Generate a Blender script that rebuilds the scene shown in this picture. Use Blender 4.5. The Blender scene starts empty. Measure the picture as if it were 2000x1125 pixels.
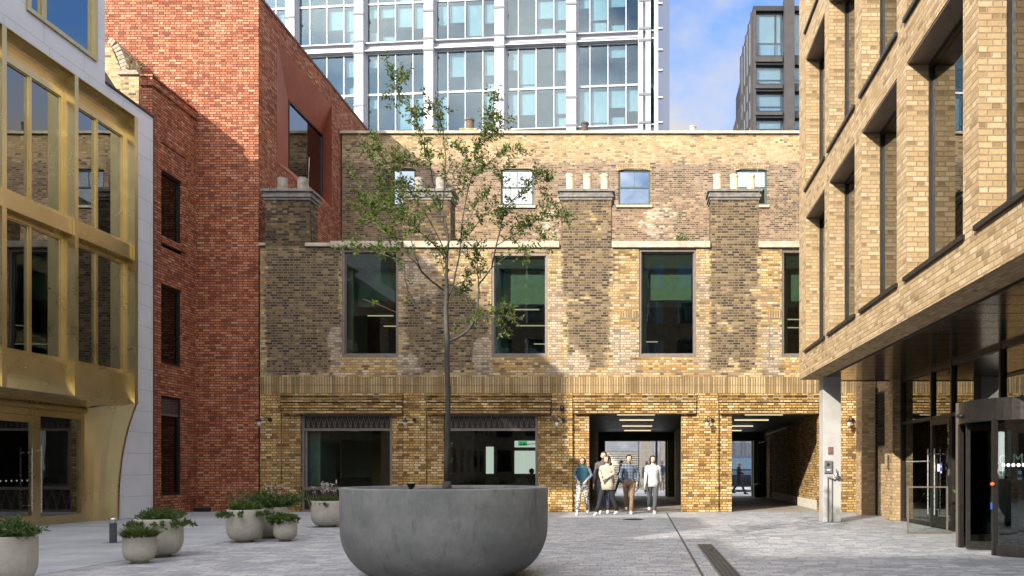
import bpy, bmesh, math, random
from mathutils import Vector, Matrix, noise
random.seed(7)
D = bpy.data; S = bpy.context.scene; COL = S.collection
R = math.radians
# ------------------------------------------------------------------ camera, sky, sun, exposure
F = 1600.0; VX = 1253.0; VY = 916.0; HC = 1.273        # focal length and vanishing point in the 2000x1125 photo, eye height
cd = D.cameras.new('camera'); cam = D.objects.new('camera', cd); COL.objects.link(cam); S.camera = cam
cd.sensor_width = 36; cd.lens = 36*F/2000; cd.shift_x = (1000-VX)/2000; cd.shift_y = (VY-562.5)/2000
cd.clip_start = .1; cd.clip_end = 3000
cam.location = (0, 0, HC); cam.rotation_euler = (R(90), 0, 0)
SUN = Vector((.65, 1.0, -.53)).normalized()
el = math.asin(-SUN.z); rot = math.atan2(-SUN.x, -SUN.y)
w = D.worlds.new('World'); S.world = w; w.use_nodes = True
nt = w.node_tree; nt.nodes.clear()
def nd(nt, t, **k):
    n = nt.nodes.new(t)
    for a, b in k.items():
        if a in ('ins',):
            for i, v in b.items(): n.inputs[i].default_value = v
        else: setattr(n, a, b)
    return n
sky = nd(nt, 'ShaderNodeTexSky', sky_type='NISHITA', sun_disc=False, sun_elevation=el, sun_rotation=rot, air_density=1.3, dust_density=.6)
tc = nd(nt, 'ShaderNodeTexCoord')
mp = nd(nt, 'ShaderNodeMapping'); mp.inputs['Scale'].default_value = (1, 1, 1.7); mp.inputs['Location'].default_value = (.35, .2, .1)
n1 = nd(nt, 'ShaderNodeTexNoise'); n1.inputs['Scale'].default_value = 3.6; n1.inputs['Detail'].default_value = 9; n1.inputs['Roughness'].default_value = .55
cr = nd(nt, 'ShaderNodeValToRGB'); cr.color_ramp.elements[0].position = .37; cr.color_ramp.elements[1].position = .58
mx = nd(nt, 'ShaderNodeMix', data_type='RGBA')
# clouds shine brighter towards the sun, boosted there to fill the shade
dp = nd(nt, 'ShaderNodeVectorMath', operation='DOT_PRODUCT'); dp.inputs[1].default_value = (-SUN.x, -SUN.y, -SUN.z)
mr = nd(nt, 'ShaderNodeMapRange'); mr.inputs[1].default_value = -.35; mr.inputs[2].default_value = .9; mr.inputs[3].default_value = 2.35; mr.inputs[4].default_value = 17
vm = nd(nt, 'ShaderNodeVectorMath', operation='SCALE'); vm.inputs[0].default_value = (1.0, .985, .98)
bg = nd(nt, 'ShaderNodeBackground'); bg.inputs['Strength'].default_value = .15
out = nd(nt, 'ShaderNodeOutputWorld')
L = nt.links.new
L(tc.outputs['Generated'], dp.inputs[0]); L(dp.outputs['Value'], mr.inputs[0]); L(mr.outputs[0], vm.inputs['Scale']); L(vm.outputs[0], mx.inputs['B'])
L(tc.outputs['Generated'], mp.inputs[0]); L(mp.outputs[0], n1.inputs['Vector']); L(n1.outputs['Fac'], cr.inputs[0])
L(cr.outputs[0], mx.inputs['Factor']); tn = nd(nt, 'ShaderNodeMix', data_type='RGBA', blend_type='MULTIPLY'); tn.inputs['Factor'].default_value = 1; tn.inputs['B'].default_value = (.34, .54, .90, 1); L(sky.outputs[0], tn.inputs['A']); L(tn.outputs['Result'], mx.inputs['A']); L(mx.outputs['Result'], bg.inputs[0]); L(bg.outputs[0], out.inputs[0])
sl = D.lights.new('sun', 'SUN'); sl.energy = 3.8; sl.angle = R(.5); sl.color = (1, .93, .82)
so = D.objects.new('sun', sl); COL.objects.link(so); so.rotation_euler = SUN.to_track_quat('-Z', 'Y').to_euler()
S.view_settings.view_transform = 'Standard'; S.view_settings.look = 'None'; S.view_settings.exposure = 1.12; S.view_settings.gamma = 1
S.render.engine = 'CYCLES'
try:
    S.cycles.caustics_reflective = False; S.cycles.caustics_refractive = False
    S.cycles.max_bounces = 8; S.cycles.diffuse_bounces = 4; S.cycles.transparent_max_bounces = 12; S.cycles.sample_clamp_indirect = 6
    S.cycles.use_denoising = True
except Exception: pass

# ------------------------------------------------------------------ helpers
def PX(px, Y): return (px-VX)*Y/F
def PZ(py, Y): return HC+(VY-py)*Y/F
LC = 24.24                                              # front plane of the old brick building
def FX(px): return (px-VX)/66.0
def FZ(py): return (1000-py)/66.0
OFF = {}
def thing(name, label, cat, loc=(0, 0, 0), rz=0, group=None, kind=None, local=False):
    o = D.objects.new(name, None); COL.objects.link(o); o.location = loc; o.rotation_euler = (0, 0, rz)
    o.empty_display_size = .2
    tag(o, label, cat, group, kind)
    OFF[o.name] = Vector((0, 0, 0)) if (local or rz) else Vector(loc)
    return o
def tag(o, label=None, cat=None, group=None, kind=None):
    if label: o['label'] = label
    if cat: o['category'] = cat
    if group: o['group'] = group
    if kind: o['kind'] = kind
    return o
def relabel(o, label): o['label'] = label; return o
def dup(o, loc=None, rz=None, label=None, parent=None):
    c = o.copy(); COL.objects.link(c)
    if parent is not None: c.parent = parent
    if loc is not None: c.location = loc
    if rz is not None: c.rotation_euler = (0, 0, rz)
    if label: c['label'] = label
    for ch in [x for x in D.objects if x.parent == o]: dup(ch, parent=c)
    return c
class MB:
    def __init__(s): s.v = []; s.f = []
    def face(s, *pts):
        i = len(s.v); s.v += [tuple(p) for p in pts]; s.f.append(tuple(range(i, i+len(pts))))
    def box(s, x0, x1, y0, y1, z0, z1):
        if x1 < x0: x0, x1 = x1, x0
        if y1 < y0: y0, y1 = y1, y0
        if z1 < z0: z0, z1 = z1, z0
        i = len(s.v)
        s.v += [(x0, y0, z0), (x1, y0, z0), (x1, y1, z0), (x0, y1, z0), (x0, y0, z1), (x1, y0, z1), (x1, y1, z1), (x0, y1, z1)]
        for q in ((0, 3, 2, 1), (4, 5, 6, 7), (0, 1, 5, 4), (1, 2, 6, 5), (2, 3, 7, 6), (3, 0, 4, 7)): s.f.append(tuple(i+k for k in q))
        return s
    def tube(s, pts, rad, n=8, caps=True, flat=1.0):
        pts = [Vector(p) for p in pts]
        if not hasattr(rad, '__len__'): rad = [rad]*len(pts)
        i0 = len(s.v); prev = None
        for k, p in enumerate(pts):
            d = (pts[min(k+1, len(pts)-1)]-pts[max(k-1, 0)]).normalized()
            if prev is None: a = d.orthogonal().normalized() if abs(d.z) < .9 else (Vector((1, 0, 0))-d*d.x).normalized()
            else: a = (prev-d*prev.dot(d)).normalized()
            prev = a; b = d.cross(a)
            for j in range(n):
                t = 2*math.pi*j/n; q = p+a*math.cos(t)*rad[k]+b*math.sin(t)*rad[k]*flat; s.v.append(tuple(q))
        for k in range(len(pts)-1):
            for j in range(n):
                j2 = (j+1) % n; s.f.append((i0+k*n+j, i0+k*n+j2, i0+(k+1)*n+j2, i0+(k+1)*n+j))
        if caps:
            s.f.append(tuple(i0+j for j in reversed(range(n)))); e = i0+(len(pts)-1)*n; s.f.append(tuple(e+j for j in range(n)))
        return s
    def rings(s, rs, n=20, caps=True):                   # rs: (cx, cy, z, rx, ry)
        i0 = len(s.v)
        for cx, cy, z, rx, ry in rs:
            for j in range(n):
                t = 2*math.pi*j/n; s.v.append((cx+rx*math.cos(t), cy+ry*math.sin(t), z))
        for k in range(len(rs)-1):
            for j in range(n):
                j2 = (j+1) % n; s.f.append((i0+k*n+j, i0+k*n+j2, i0+(k+1)*n+j2, i0+(k+1)*n+j))
        if caps:
            s.f.append(tuple(i0+j for j in reversed(range(n)))); e = i0+(len(rs)-1)*n; s.f.append(tuple(e+j for j in range(n)))
        return s
    def lathe(s, cx, cy, prof, n=32, caps=True): return s.rings([(cx, cy, z, r, r) for r, z in prof], n, caps)
    def ball(s, c, rx, ry=None, rz=None, n=14, m=8):
        ry = ry or rx; rz = rz or rx; c = Vector(c); rs = []
        for k in range(m+1):
            a = -math.pi/2+math.pi*k/m; q = max(math.cos(a), .02); rs.append((c.x, c.y, c.z+rz*math.sin(a), rx*q, ry*q))
        return s.rings(rs, n)
    def disc(s, c, nrm, r, t=.004, n=20):
        c = Vector(c); nrm = Vector(nrm).normalized(); return s.tube([c, c+nrm*t], r, n)
    def wall(s, ax, c, a0, a1, z0, z1, ops=(), step=1e9, face=-1):
        """grid wall on plane axis ax = c; a runs along the other axis; openings (a0, a1, z0, z1) stay empty"""
        A = {a0, a1}; Z = {z0, z1}
        for o in ops:
            A |= {min(max(o[0], a0), a1), min(max(o[1], a0), a1)}; Z |= {min(max(o[2], z0), z1), min(max(o[3], z0), z1)}
        def sub(vals):
            vals = sorted(vals); r = []
            for p, q in zip(vals, vals[1:]):
                if q-p < 1e-6: continue
                m = max(1, math.ceil((q-p)/step-1e-6)); r += [p+(q-p)*k/m for k in range(m)]
            return r+[vals[-1]]
        A = sub(A); Z = sub(Z); idx = {}
        def vid(i, j):
            if (i, j) not in idx:
                idx[i, j] = len(s.v); s.v.append((A[i], c, Z[j]) if ax == 'y' else (c, A[i], Z[j]))
            return idx[i, j]
        for i in range(len(A)-1):
            for j in range(len(Z)-1):
                ca = (A[i]+A[i+1])/2; cz = (Z[j]+Z[j+1])/2
                if any(o[0] < ca < o[1] and o[2] < cz < o[3] for o in ops): continue
                q = (vid(i, j), vid(i+1, j), vid(i+1, j+1), vid(i, j+1))
                fl = (face < 0) if ax == 'y' else (face > 0)
                s.f.append(q if fl else q[::-1])
        return s
    def reveal(s, ax, c, dep, a0, a1, z0, z1, bottom=True, top=True):
        """the four sides of an opening going from plane c to c+dep (single faces, seen from inside)"""
        def P(a, d, z): return (a, c+d, z) if ax == 'y' else (c+d, a, z)
        s.face(P(a0, 0, z0), P(a0, dep, z0), P(a0, dep, z1), P(a0, 0, z1))
        s.face(P(a1, dep, z0), P(a1, 0, z0), P(a1, 0, z1), P(a1, dep, z1))
        if top: s.face(P(a0, 0, z1), P(a0, dep, z1), P(a1, dep, z1), P(a1, 0, z1))
        if bottom: s.face(P(a0, dep, z0), P(a0, 0, z0), P(a1, 0, z0), P(a1, dep, z0))
        return s
    def frame(s, ax, c0, c1, a0, a1, z0, z1, t, tb=None, tt=None):
        """rectangular frame of bars, thickness t, between planes c0 and c1"""
        tb = tb or t; tt = tt or t
        def B(p, q, r, u): s.box(p, q, c0, c1, r, u) if ax == 'y' else s.box(c0, c1, p, q, r, u)
        B(a0, a0+t, z0, z1); B(a1-t, a1, z0, z1); B(a0+t, a1-t, z0, z0+tb); B(a0+t, a1-t, z1-tt, z1)
        return s
    def build_each(s, name, mat, parent=None, **k):          # one object per connected piece
        par = list(range(len(s.v)))
        def fd(a):
            while par[a] != a: par[a] = par[par[a]]; a = par[a]
            return a
        for f in s.f:
            for q in f[1:]: par[fd(q)] = fd(f[0])
        gr = {}
        for f in s.f: gr.setdefault(fd(f[0]), []).append(f)
        for fs in gr.values():
            m = MB(); ids = sorted({q for f in fs for q in f}); mp_ = {q: i for i, q in enumerate(ids)}
            m.v = [s.v[q] for q in ids]; m.f = [tuple(mp_[q] for q in f) for f in fs]; m.build(name, mat, parent, **k)
    def build(s, name, mat, parent=None, smooth=False, bevel=0, zone=None, mats=None):
        me = D.meshes.new(name); off = OFF.get(parent.name, Vector((0, 0, 0))) if parent else Vector((0, 0, 0))
        me.from_pydata([(v[0]-off.x, v[1]-off.y, v[2]-off.z) for v in s.v], [], s.f)
        uv = me.uv_layers.new(name='UVMap'); V = s.v; buf = []
        for p in me.polygons:
            n = p.normal; ax = max(range(3), key=lambda k: abs(n[k]))
            for vi in p.vertices:
                x, y, z = V[vi]
                buf += [y, z] if ax == 0 else ([x, z] if ax == 1 else [y, x])
        uv.data.foreach_set('uv', buf)
        if zone:
            at = me.color_attributes.new('zone', 'FLOAT_COLOR', 'POINT'); cb = []
            for x, y, z in V: cb += list(zone(x, y, z))+[1]
            at.data.foreach_set('color', cb)
        if smooth:
            me.polygons.foreach_set('use_smooth', [True]*len(me.polygons))
        me.materials.append(mat)
        o = D.objects.new(name, me); COL.objects.link(o)
        if parent: o.parent = parent; OFF[o.name] = off
        if bevel:
            b = o.modifiers.new('bevel', 'BEVEL'); b.width = bevel; b.segments = 2; b.limit_method = 'ANGLE'
        return o

# ------------------------------------------------------------------ materials
def newmat(name):
    m = D.materials.new(name); m.use_nodes = True; t = m.node_tree; t.nodes.clear()
    o = t.nodes.new('ShaderNodeOutputMaterial'); b = t.nodes.new('ShaderNodeBsdfPrincipled'); t.links.new(b.outputs[0], o.inputs[0])
    return m, t, b
def M_(t, op, a, b=None, c=None, clamp=False):
    n = t.nodes.new('ShaderNodeMath'); n.operation = op; n.use_clamp = clamp
    for i, x in enumerate((a, b, c)):
        if x is None: continue
        if hasattr(x, 'is_linked') or hasattr(x, 'links'): t.links.new(x, n.inputs[i])
        else: n.inputs[i].default_value = x
    return n.outputs[0]
def mixc(t, f, a, b, bt='MIX'):
    n = t.nodes.new('ShaderNodeMix'); n.data_type = 'RGBA'; n.blend_type = bt; n.clamp_factor = True
    for key, x in (('Factor', f), ('A', a), ('B', b)):
        s = n.inputs[key] if key == 'Factor' else [i for i in n.inputs if i.name == key and i.type == 'RGBA'][0]
        if key == 'Factor': s = n.inputs[0]
        if hasattr(x, 'links'): t.links.new(x, s)
        else: s.default_value = x if key == 'Factor' else (*x, 1)
    return [o for o in n.outputs if o.type == 'RGBA'][0]
def noise_(t, vec, scale, detail=4, rough=.55, out='Fac'):
    n = t.nodes.new('ShaderNodeTexNoise'); n.inputs['Scale'].default_value = scale; n.inputs['Detail'].default_value = detail; n.inputs['Roughness'].default_value = rough
    if vec is not None: t.links.new(vec, n.inputs['Vector'])
    return n.outputs[out]
def ramp(t, f, stops, interp='LINEAR'):
    n = t.nodes.new('ShaderNodeValToRGB'); n.color_ramp.interpolation = interp; e = n.color_ramp.elements
    while len(e) < len(stops): e.new(.5)
    for k, (p, c) in enumerate(stops): e[k].position = p; e[k].color = (*c, 1)
    t.links.new(f, n.inputs[0]); return n.outputs[0]
def maprange(t, f, a, b, c=0., d=1., smooth=False):
    n = t.nodes.new('ShaderNodeMapRange'); n.clamp = True
    if smooth: n.interpolation_type = 'SMOOTHSTEP'
    t.links.new(f, n.inputs[0])
    for i, x in enumerate((a, b, c, d)): n.inputs[i+1].default_value = x
    return n.outputs[0]
def pos(t): return t.nodes.new('ShaderNodeNewGeometry').outputs['Position']
def obc(t): return t.nodes.new('ShaderNodeTexCoord').outputs['Object']
def bump(t, b, h, strength=.3, dist=.01):
    n = t.nodes.new('ShaderNodeBump'); n.inputs['Strength'].default_value = strength; n.inputs['Distance'].default_value = dist
    t.links.new(h, n.inputs['Height']); t.links.new(n.outputs[0], b.inputs['Normal'])
# brick bond group: alternating stretchers and headers
g = D.node_groups.new('brick_bond', 'ShaderNodeTree')
for nme, ty in (('U', 'NodeSocketFloat'), ('V', 'NodeSocketFloat'), ('Period', 'NodeSocketFloat'), ('Height', 'NodeSocketFloat'), ('Ratio', 'NodeSocketFloat'), ('Joint', 'NodeSocketFloat'), ('Shuffle', 'NodeSocketFloat')):
    g.interface.new_socket(nme, in_out='INPUT', socket_type=ty)
for nme in ('Rand', 'Rand2', 'Mortar'): g.interface.new_socket(nme, in_out='OUTPUT', socket_type='NodeSocketFloat')
gi = g.nodes.new('NodeGroupInput'); go = g.nodes.new('NodeGroupOutput'); I = gi.outputs
vv = M_(g, 'DIVIDE', I['V'], I['Height']); row = M_(g, 'FLOOR', vv); fv = M_(g, 'FRACT', vv)
odd = M_(g, 'FLOORED_MODULO', row, 2.0)
wn0 = g.nodes.new('ShaderNodeTexWhiteNoise'); wn0.noise_dimensions = '1D'; g.links.new(row, wn0.inputs['W'])
jit = M_(g, 'MULTIPLY', wn0.outputs['Value'], I['Shuffle'])
uu = M_(g, 'ADD', M_(g, 'ADD', M_(g, 'DIVIDE', I['U'], I['Period']), M_(g, 'MULTIPLY', odd, .5)), jit)
cell = M_(g, 'FLOOR', uu); fr = M_(g, 'FRACT', uu)
hd = M_(g, 'GREATER_THAN', fr, I['Ratio'])
bid = M_(g, 'ADD', M_(g, 'MULTIPLY', cell, 2.0), hd)
cv = g.nodes.new('ShaderNodeCombineXYZ'); g.links.new(bid, cv.inputs[0]); g.links.new(row, cv.inputs[1])
wn = g.nodes.new('ShaderNodeTexWhiteNoise'); wn.noise_dimensions = '2D'; g.links.new(cv.outputs[0], wn.inputs['Vector'])
sp = g.nodes.new('ShaderNodeSeparateColor'); g.links.new(wn.outputs['Color'], sp.inputs[0])
du = M_(g, 'MULTIPLY', M_(g, 'MINIMUM', M_(g, 'MINIMUM', fr, M_(g, 'SUBTRACT', 1.0, fr)), M_(g, 'ABSOLUTE', M_(g, 'SUBTRACT', fr, I['Ratio']))), I['Period'])
dv = M_(g, 'MULTIPLY', M_(g, 'MINIMUM', fv, M_(g, 'SUBTRACT', 1.0, fv)), I['Height'])
dd = M_(g, 'DIVIDE', M_(g, 'MINIMUM', du, dv), I['Joint'])
mo = M_(g, 'SUBTRACT', 1.0, maprange(g, dd, .7, 1.5, smooth=True))
g.links.new(wn.outputs['Value'], go.inputs['Rand']); g.links.new(sp.outputs[1], go.inputs['Rand2']); g.links.new(mo, go.inputs['Mortar'])
def bond(t, u, v, period=.3375, height=.075, ratio=.6667, joint=.0055, shuffle=.08):
    n = t.nodes.new('ShaderNodeGroup'); n.node_tree = g
    t.links.new(u, n.inputs['U']); t.links.new(v, n.inputs['V'])
    for k, x in (('Period', period), ('Height', height), ('Ratio', ratio), ('Joint', joint), ('Shuffle', shuffle)): n.inputs[k].default_value = x
    return n.outputs['Rand'], n.outputs['Rand2'], n.outputs['Mortar']
def brick(name, stops, mortar, soldier=False, grime=.35, zoned=False, dark=None, pale=None, newy=None, joint=.0075, bstr=.8, mdark=None, var=.25, period=.3375, height=.075):
    m, t, b = newmat(name)
    uv = t.nodes.new('ShaderNodeUVMap'); uv.uv_map = 'UVMap'
    sx = t.nodes.new('ShaderNodeSeparateXYZ'); t.links.new(uv.outputs[0], sx.inputs[0])
    U, Vv = sx.outputs[0], sx.outputs[1]
    # slight wander so that courses are not ruler straight
    P = pos(t)
    wv = M_(t, 'MULTIPLY', M_(t, 'SUBTRACT', noise_(t, P, 1.3, 2), .5), .014)
    Vw = M_(t, 'ADD', Vv, wv)
    if soldier: r, r2, mo = bond(t, Vw, U, 4.3, height, .5, joint)
    else: r, r2, mo = bond(t, U, Vw, period, height, .6667, joint)
    c = ramp(t, r, stops)
    if zoned:
        a = t.nodes.new('ShaderNodeAttribute'); a.attribute_name = 'zone'; sc = t.nodes.new('ShaderNodeSeparateColor'); t.links.new(a.outputs['Color'], sc.inputs[0])
        big = noise_(t, P, 1.1, 5, .6)
        jt = M_(t, 'ADD', M_(t, 'MULTIPLY', M_(t, 'SUBTRACT', r2, .5), .42), M_(t, 'MULTIPLY', M_(t, 'SUBTRACT', big, .5), 1.7))
        for ch, cols in ((2, newy), (0, dark), (1, pale)):
            f = maprange(t, M_(t, 'ADD', sc.outputs[ch], jt), .38, .62)
            if ch == 0: f = M_(t, 'MULTIPLY', f, .93)
            c = mixc(t, f, c, ramp(t, r, cols))
    # per-brick face mottling, broad weathering
    mot = noise_(t, P, 38, 3, .7)
    c = mixc(t, var, c, mixc(t, maprange(t, mot, .35, .65), (.55, .5, .45), (1.35, 1.3, 1.2)), 'MULTIPLY')
    wx = noise_(t, P, .9, 6, .62)
    c = mixc(t, grime, c, mixc(t, maprange(t, wx, .34, .62), (.42, .38, .36), (1.15, 1.12, 1.05)), 'MULTIPLY')
    mc = mixc(t, maprange(t, noise_(t, P, 3, 4), .35, .65), mortar, mdark or tuple(x*.7 for x in mortar))
    c = mixc(t, M_(t, 'MULTIPLY', mo, .92), c, mc)
    t.links.new(c, b.inputs['Base Color']); b.inputs['Roughness'].default_value = .9; b.inputs['Specular IOR Level'].default_value = .25
    hgt = M_(t, 'ADD', M_(t, 'SUBTRACT', 1.0, mo), M_(t, 'MULTIPLY', mot, .5))
    hgt = M_(t, 'ADD', hgt, M_(t, 'MULTIPLY', r2, .35))
    bump(t, b, hgt, bstr, .008)
    return m
def plain(name, col, rough=.6, metal=0., var=.15, scale=6, bmp=0., spec=.5, col2=None, stretch=None, coat=0):
    m, t, b = newmat(name); P = pos(t)
    if stretch:
        mpn = t.nodes.new('ShaderNodeMapping'); mpn.inputs['Scale'].default_value = stretch; t.links.new(P, mpn.inputs[0]); P = mpn.outputs[0]
    nz = noise_(t, P, scale, 6, .6)
    c2 = col2 or tuple(min(1, x*(1+var*1.2)) for x in col); c1 = tuple(x*(1-var) for x in col)
    t.links.new(mixc(t, maprange(t, nz, .3, .7), c1, c2), b.inputs['Base Color'])
    rr = maprange(t, noise_(t, P, scale*2.3, 4), .3, .7, max(.02, rough*.8), min(1, rough*1.2)); t.links.new(rr, b.inputs['Roughness'])
    b.inputs['Metallic'].default_value = metal; b.inputs['Specular IOR Level'].default_value = spec
    if bmp: bump(t, b, noise_(t, P, scale*6, 5), bmp, .01)
    return m
def glass(name, tint=(.72, .82, .78), base=.1, ior=1.65, rough=.0, dirt=0):
    m = D.materials.new(name); m.use_nodes = True; t = m.node_tree; t.nodes.clear()
    o = t.nodes.new('ShaderNodeOutputMaterial'); tr = t.nodes.new('ShaderNodeBsdfTransparent'); gl = t.nodes.new('ShaderNodeBsdfGlossy')
    tr.inputs[0].default_value = (*tint, 1); gl.inputs['Roughness'].default_value = rough; gl.inputs[0].default_value = (.95, .98, .97, 1)
    fr = t.nodes.new('ShaderNodeFresnel'); fr.inputs[0].default_value = ior
    f = M_(t, 'ADD', fr.outputs[0], base, clamp=True)
    # faint waviness so that reflections bend a little
    bn = t.nodes.new('ShaderNodeBump'); bn.inputs['Strength'].default_value = .05; bn.inputs['Distance'].default_value = .02
    t.links.new(noise_(t, pos(t), 1.1, 1), bn.inputs['Height']); t.links.new(bn.outputs[0], gl.inputs['Normal'])
    mxs = t.nodes.new('ShaderNodeMixShader'); t.links.new(f, mxs.inputs[0]); t.links.new(tr.outputs[0], mxs.inputs[1]); t.links.new(gl.outputs[0], mxs.inputs[2]); t.links.new(mxs.outputs[0], o.inputs[0])
    return m
def emit(name, col, s):
    m = D.materials.new(name); m.use_nodes = True; t = m.node_tree; t.nodes.clear()
    o = t.nodes.new('ShaderNodeOutputMaterial'); e = t.nodes.new('ShaderNodeEmission'); e.inputs[0].default_value = (*col, 1); e.inputs[1].default_value = s
    t.links.new(e.outputs[0], o.inputs[0]); return m

YEL = [(0, (.15, .085, .03)), (.2, (.32, .19, .06)), (.6, (.45, .29, .10)), (.85, (.52, .37, .17)), (1, (.56, .46, .30))]
BRY = brick('yellow_brick', YEL, (.095, .065, .038), grime=.5, joint=.0085)
STK = [(0, (.10, .07, .04)), (.12, (.25, .165, .08)), (.5, (.40, .275, .115)), (.8, (.47, .34, .165)), (1, (.50, .41, .26))]
SOOT = [(0, (.032, .022, .013)), (.4, (.075, .052, .026)), (.8, (.15, .105, .045)), (1, (.22, .16, .08))]
PALE = [(0, (.18, .14, .10)), (.3, (.34, .265, .18)), (.7, (.44, .35, .245)), (1, (.50, .42, .32))]
BRO = brick('weathered_stock_brick', STK, (.20, .155, .105), grime=.4, joint=.009, zoned=True, dark=SOOT, pale=PALE, newy=YEL, mdark=(.18, .15, .12))
UPP = [(0, (.075, .048, .03)), (.3, (.15, .095, .055)), (.7, (.23, .15, .085)), (1, (.31, .22, .14))]
UPY = [(0, (.13, .09, .05)), (.12, (.31, .21, .095)), (.6, (.42, .30, .14)), (1, (.48, .38, .23))]
BRU = brick('sooty_brick', UPP, (.30, .225, .155), grime=.35, joint=.009, zoned=True, dark=SOOT, pale=PALE, newy=UPY, mdark=(.20, .17, .14))
RED = [(0, (.20, .065, .035)), (.3, (.34, .115, .058)), (.65, (.43, .165, .085)), (.90, (.47, .21, .12)), (1, (.50, .29, .19))]
BRR = brick('red_brick', RED, (.075, .03, .02), grime=.35, joint=.0095)
OFB = [(0, (.21, .14, .07)), (.15, (.33, .23, .115)), (.7, (.42, .30, .16)), (1, (.48, .37, .23))]
BRF = brick('buff_brick', OFB, (.25, .18, .11), grime=.15, mdark=(.30, .23, .15), joint=.0078)
BSO = brick('soldier_brick', [(0, (.20, .135, .06)), (.4, (.30, .21, .10)), (1, (.40, .305, .17))], (.13, .09, .05), soldier=True, grime=.5, joint=.009)
BOLD = brick('old_dark_brick', SOOT, (.11, .09, .07), grime=.5)
BEND = brick('pale_old_brick', STK, (.3, .25, .2), grime=.4)
BRK_OFF = brick('brown_brick', [(0, (.2, .13, .08)), (1, (.45, .33, .22))], (.3, .26, .2))

def sheen_gold():
    m, t, b = newmat('gold_metal'); P = pos(t)
    nz = noise_(t, P, 1.2, 4); n2 = noise_(t, P, 2.2, 3)
    t.links.new(mixc(t, maprange(t, nz, .3, .7), (.52, .405, .19), (.62, .50, .27)), b.inputs['Base Color'])
    b.inputs['Metallic'].default_value = .92; t.links.new(maprange(t, n2, .3, .7, .25, .36), b.inputs['Roughness']); return m
GOLD = sheen_gold()
def cladding(name, c):                                     # pale panels with thin open joints
    m, t, b = newmat(name); uv = t.nodes.new('ShaderNodeUVMap'); uv.uv_map = 'UVMap'
    s = t.nodes.new('ShaderNodeSeparateXYZ'); t.links.new(uv.outputs[0], s.inputs[0])
    r, r2, mo = bond(t, s.outputs[0], s.outputs[1], 2.6, .56, .5, .005)
    n = noise_(t, pos(t), 1.5, 6)
    col = mixc(t, maprange(t, n, .3, .7), tuple(x*.9 for x in c), c)
    col = mixc(t, M_(t, 'MULTIPLY', r, .12), col, (.5, .5, .5))
    t.links.new(mixc(t, mo, col, (.33, .33, .33)), b.inputs['Base Color']); b.inputs['Roughness'].default_value = .45
    bump(t, b, M_(t, 'SUBTRACT', 1.0, mo), .4, .005); return m
WHT = cladding('white_panel', (.62, .63, .65))
def weathered_copper():
    m, t, b = newmat('copper_panel'); n = noise_(t, pos(t), .9, 6, .6); n2 = noise_(t, pos(t), 5, 5, .6)
    c = mixc(t, maprange(t, n, .35, .65), (.33, .095, .05), (.26, .065, .035)); c = mixc(t, maprange(t, n2, .5, .8, 0, .35), c, (.42, .16, .09))
    t.links.new(c, b.inputs['Base Color']); b.inputs['Roughness'].default_value = .62; b.inputs['Metallic'].default_value = .2; return m
COP = weathered_copper()
BRZ = plain('dark_bronze', (.026, .022, .020), .42, .5, .2, 8)
BRZL = plain('brown_bronze', (.16, .13, .11), .5, .3, .15, 8)
SOFM = plain('soffit_bronze', (.28, .21, .14), .17, .95, .05, .5)
DKG = plain('dark_green_paint', (.028, .045, .030), .5, 0, .2, 3)
OLG = plain('olive_paint', (.13, .17, .06), .5, 0, .2, 3)
SASH = plain('green_sash_paint', (.035, .07, .055), .5)
SUR = plain('rendered_stone', (.56, .52, .44), .8, 0, .18, 7, .2)
STN = plain('coping_stone', (.38, .325, .24), .85, 0, .3, 4, .3)
STD = plain('dark_stone', (.16, .15, .13), .9, 0, .4, 8, .4)
LEAD = plain('lead', (.07, .07, .075), .6, 0, .3, 5)
POTC = plain('cream_terracotta', (.66, .53, .31), .7, 0, .15, 9, .1)
POTG = plain('grey_terracotta', (.26, .22, .18), .85, 0, .4, 10, .2)
def concrete(name, ca, cb, stain, scale=2.2, f=.55):
    m, t, b = newmat(name); P = obc(t)
    c = mixc(t, maprange(t, noise_(t, P, scale, 8, .7), .32, .68), ca, cb); c = mixc(t, maprange(t, noise_(t, P, scale*.6, 5, .6), .5, .62, 0, f*.75), c, tuple(x*.72 for x in ca))
    mpn = t.nodes.new('ShaderNodeMapping'); mpn.inputs['Scale'].default_value = (1, 1, .22); t.links.new(P, mpn.inputs[0])
    c = mixc(t, M_(t, 'MULTIPLY', maprange(t, noise_(t, mpn.outputs[0], scale*3.5, 5, .7), .55, .75), f), c, stain)
    c = mixc(t, maprange(t, noise_(t, P, 60, 3, .6), .62, .72, 0, .4), c, tuple(x*.5 for x in ca))
    t.links.new(c, b.inputs['Base Color']); b.inputs['Roughness'].default_value = .72
    bump(t, b, noise_(t, P, 45, 5), .15, .006); return m
CON = concrete('grey_concrete', (.145, .15, .143), (.24, .236, .218), (.075, .07, .058), 2.4, .85)
CREAM = concrete('pale_cast_stone', (.36, .33, .27), (.47, .44, .37), (.27, .24, .19), 3, .6)
PIL = concrete('pale_concrete', (.33, .315, .29), (.42, .40, .37), (.33, .31, .28), 1.2, .5)
SOIL = plain('soil', (.05, .032, .02), .95, 0, .5, 30, .8)
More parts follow.
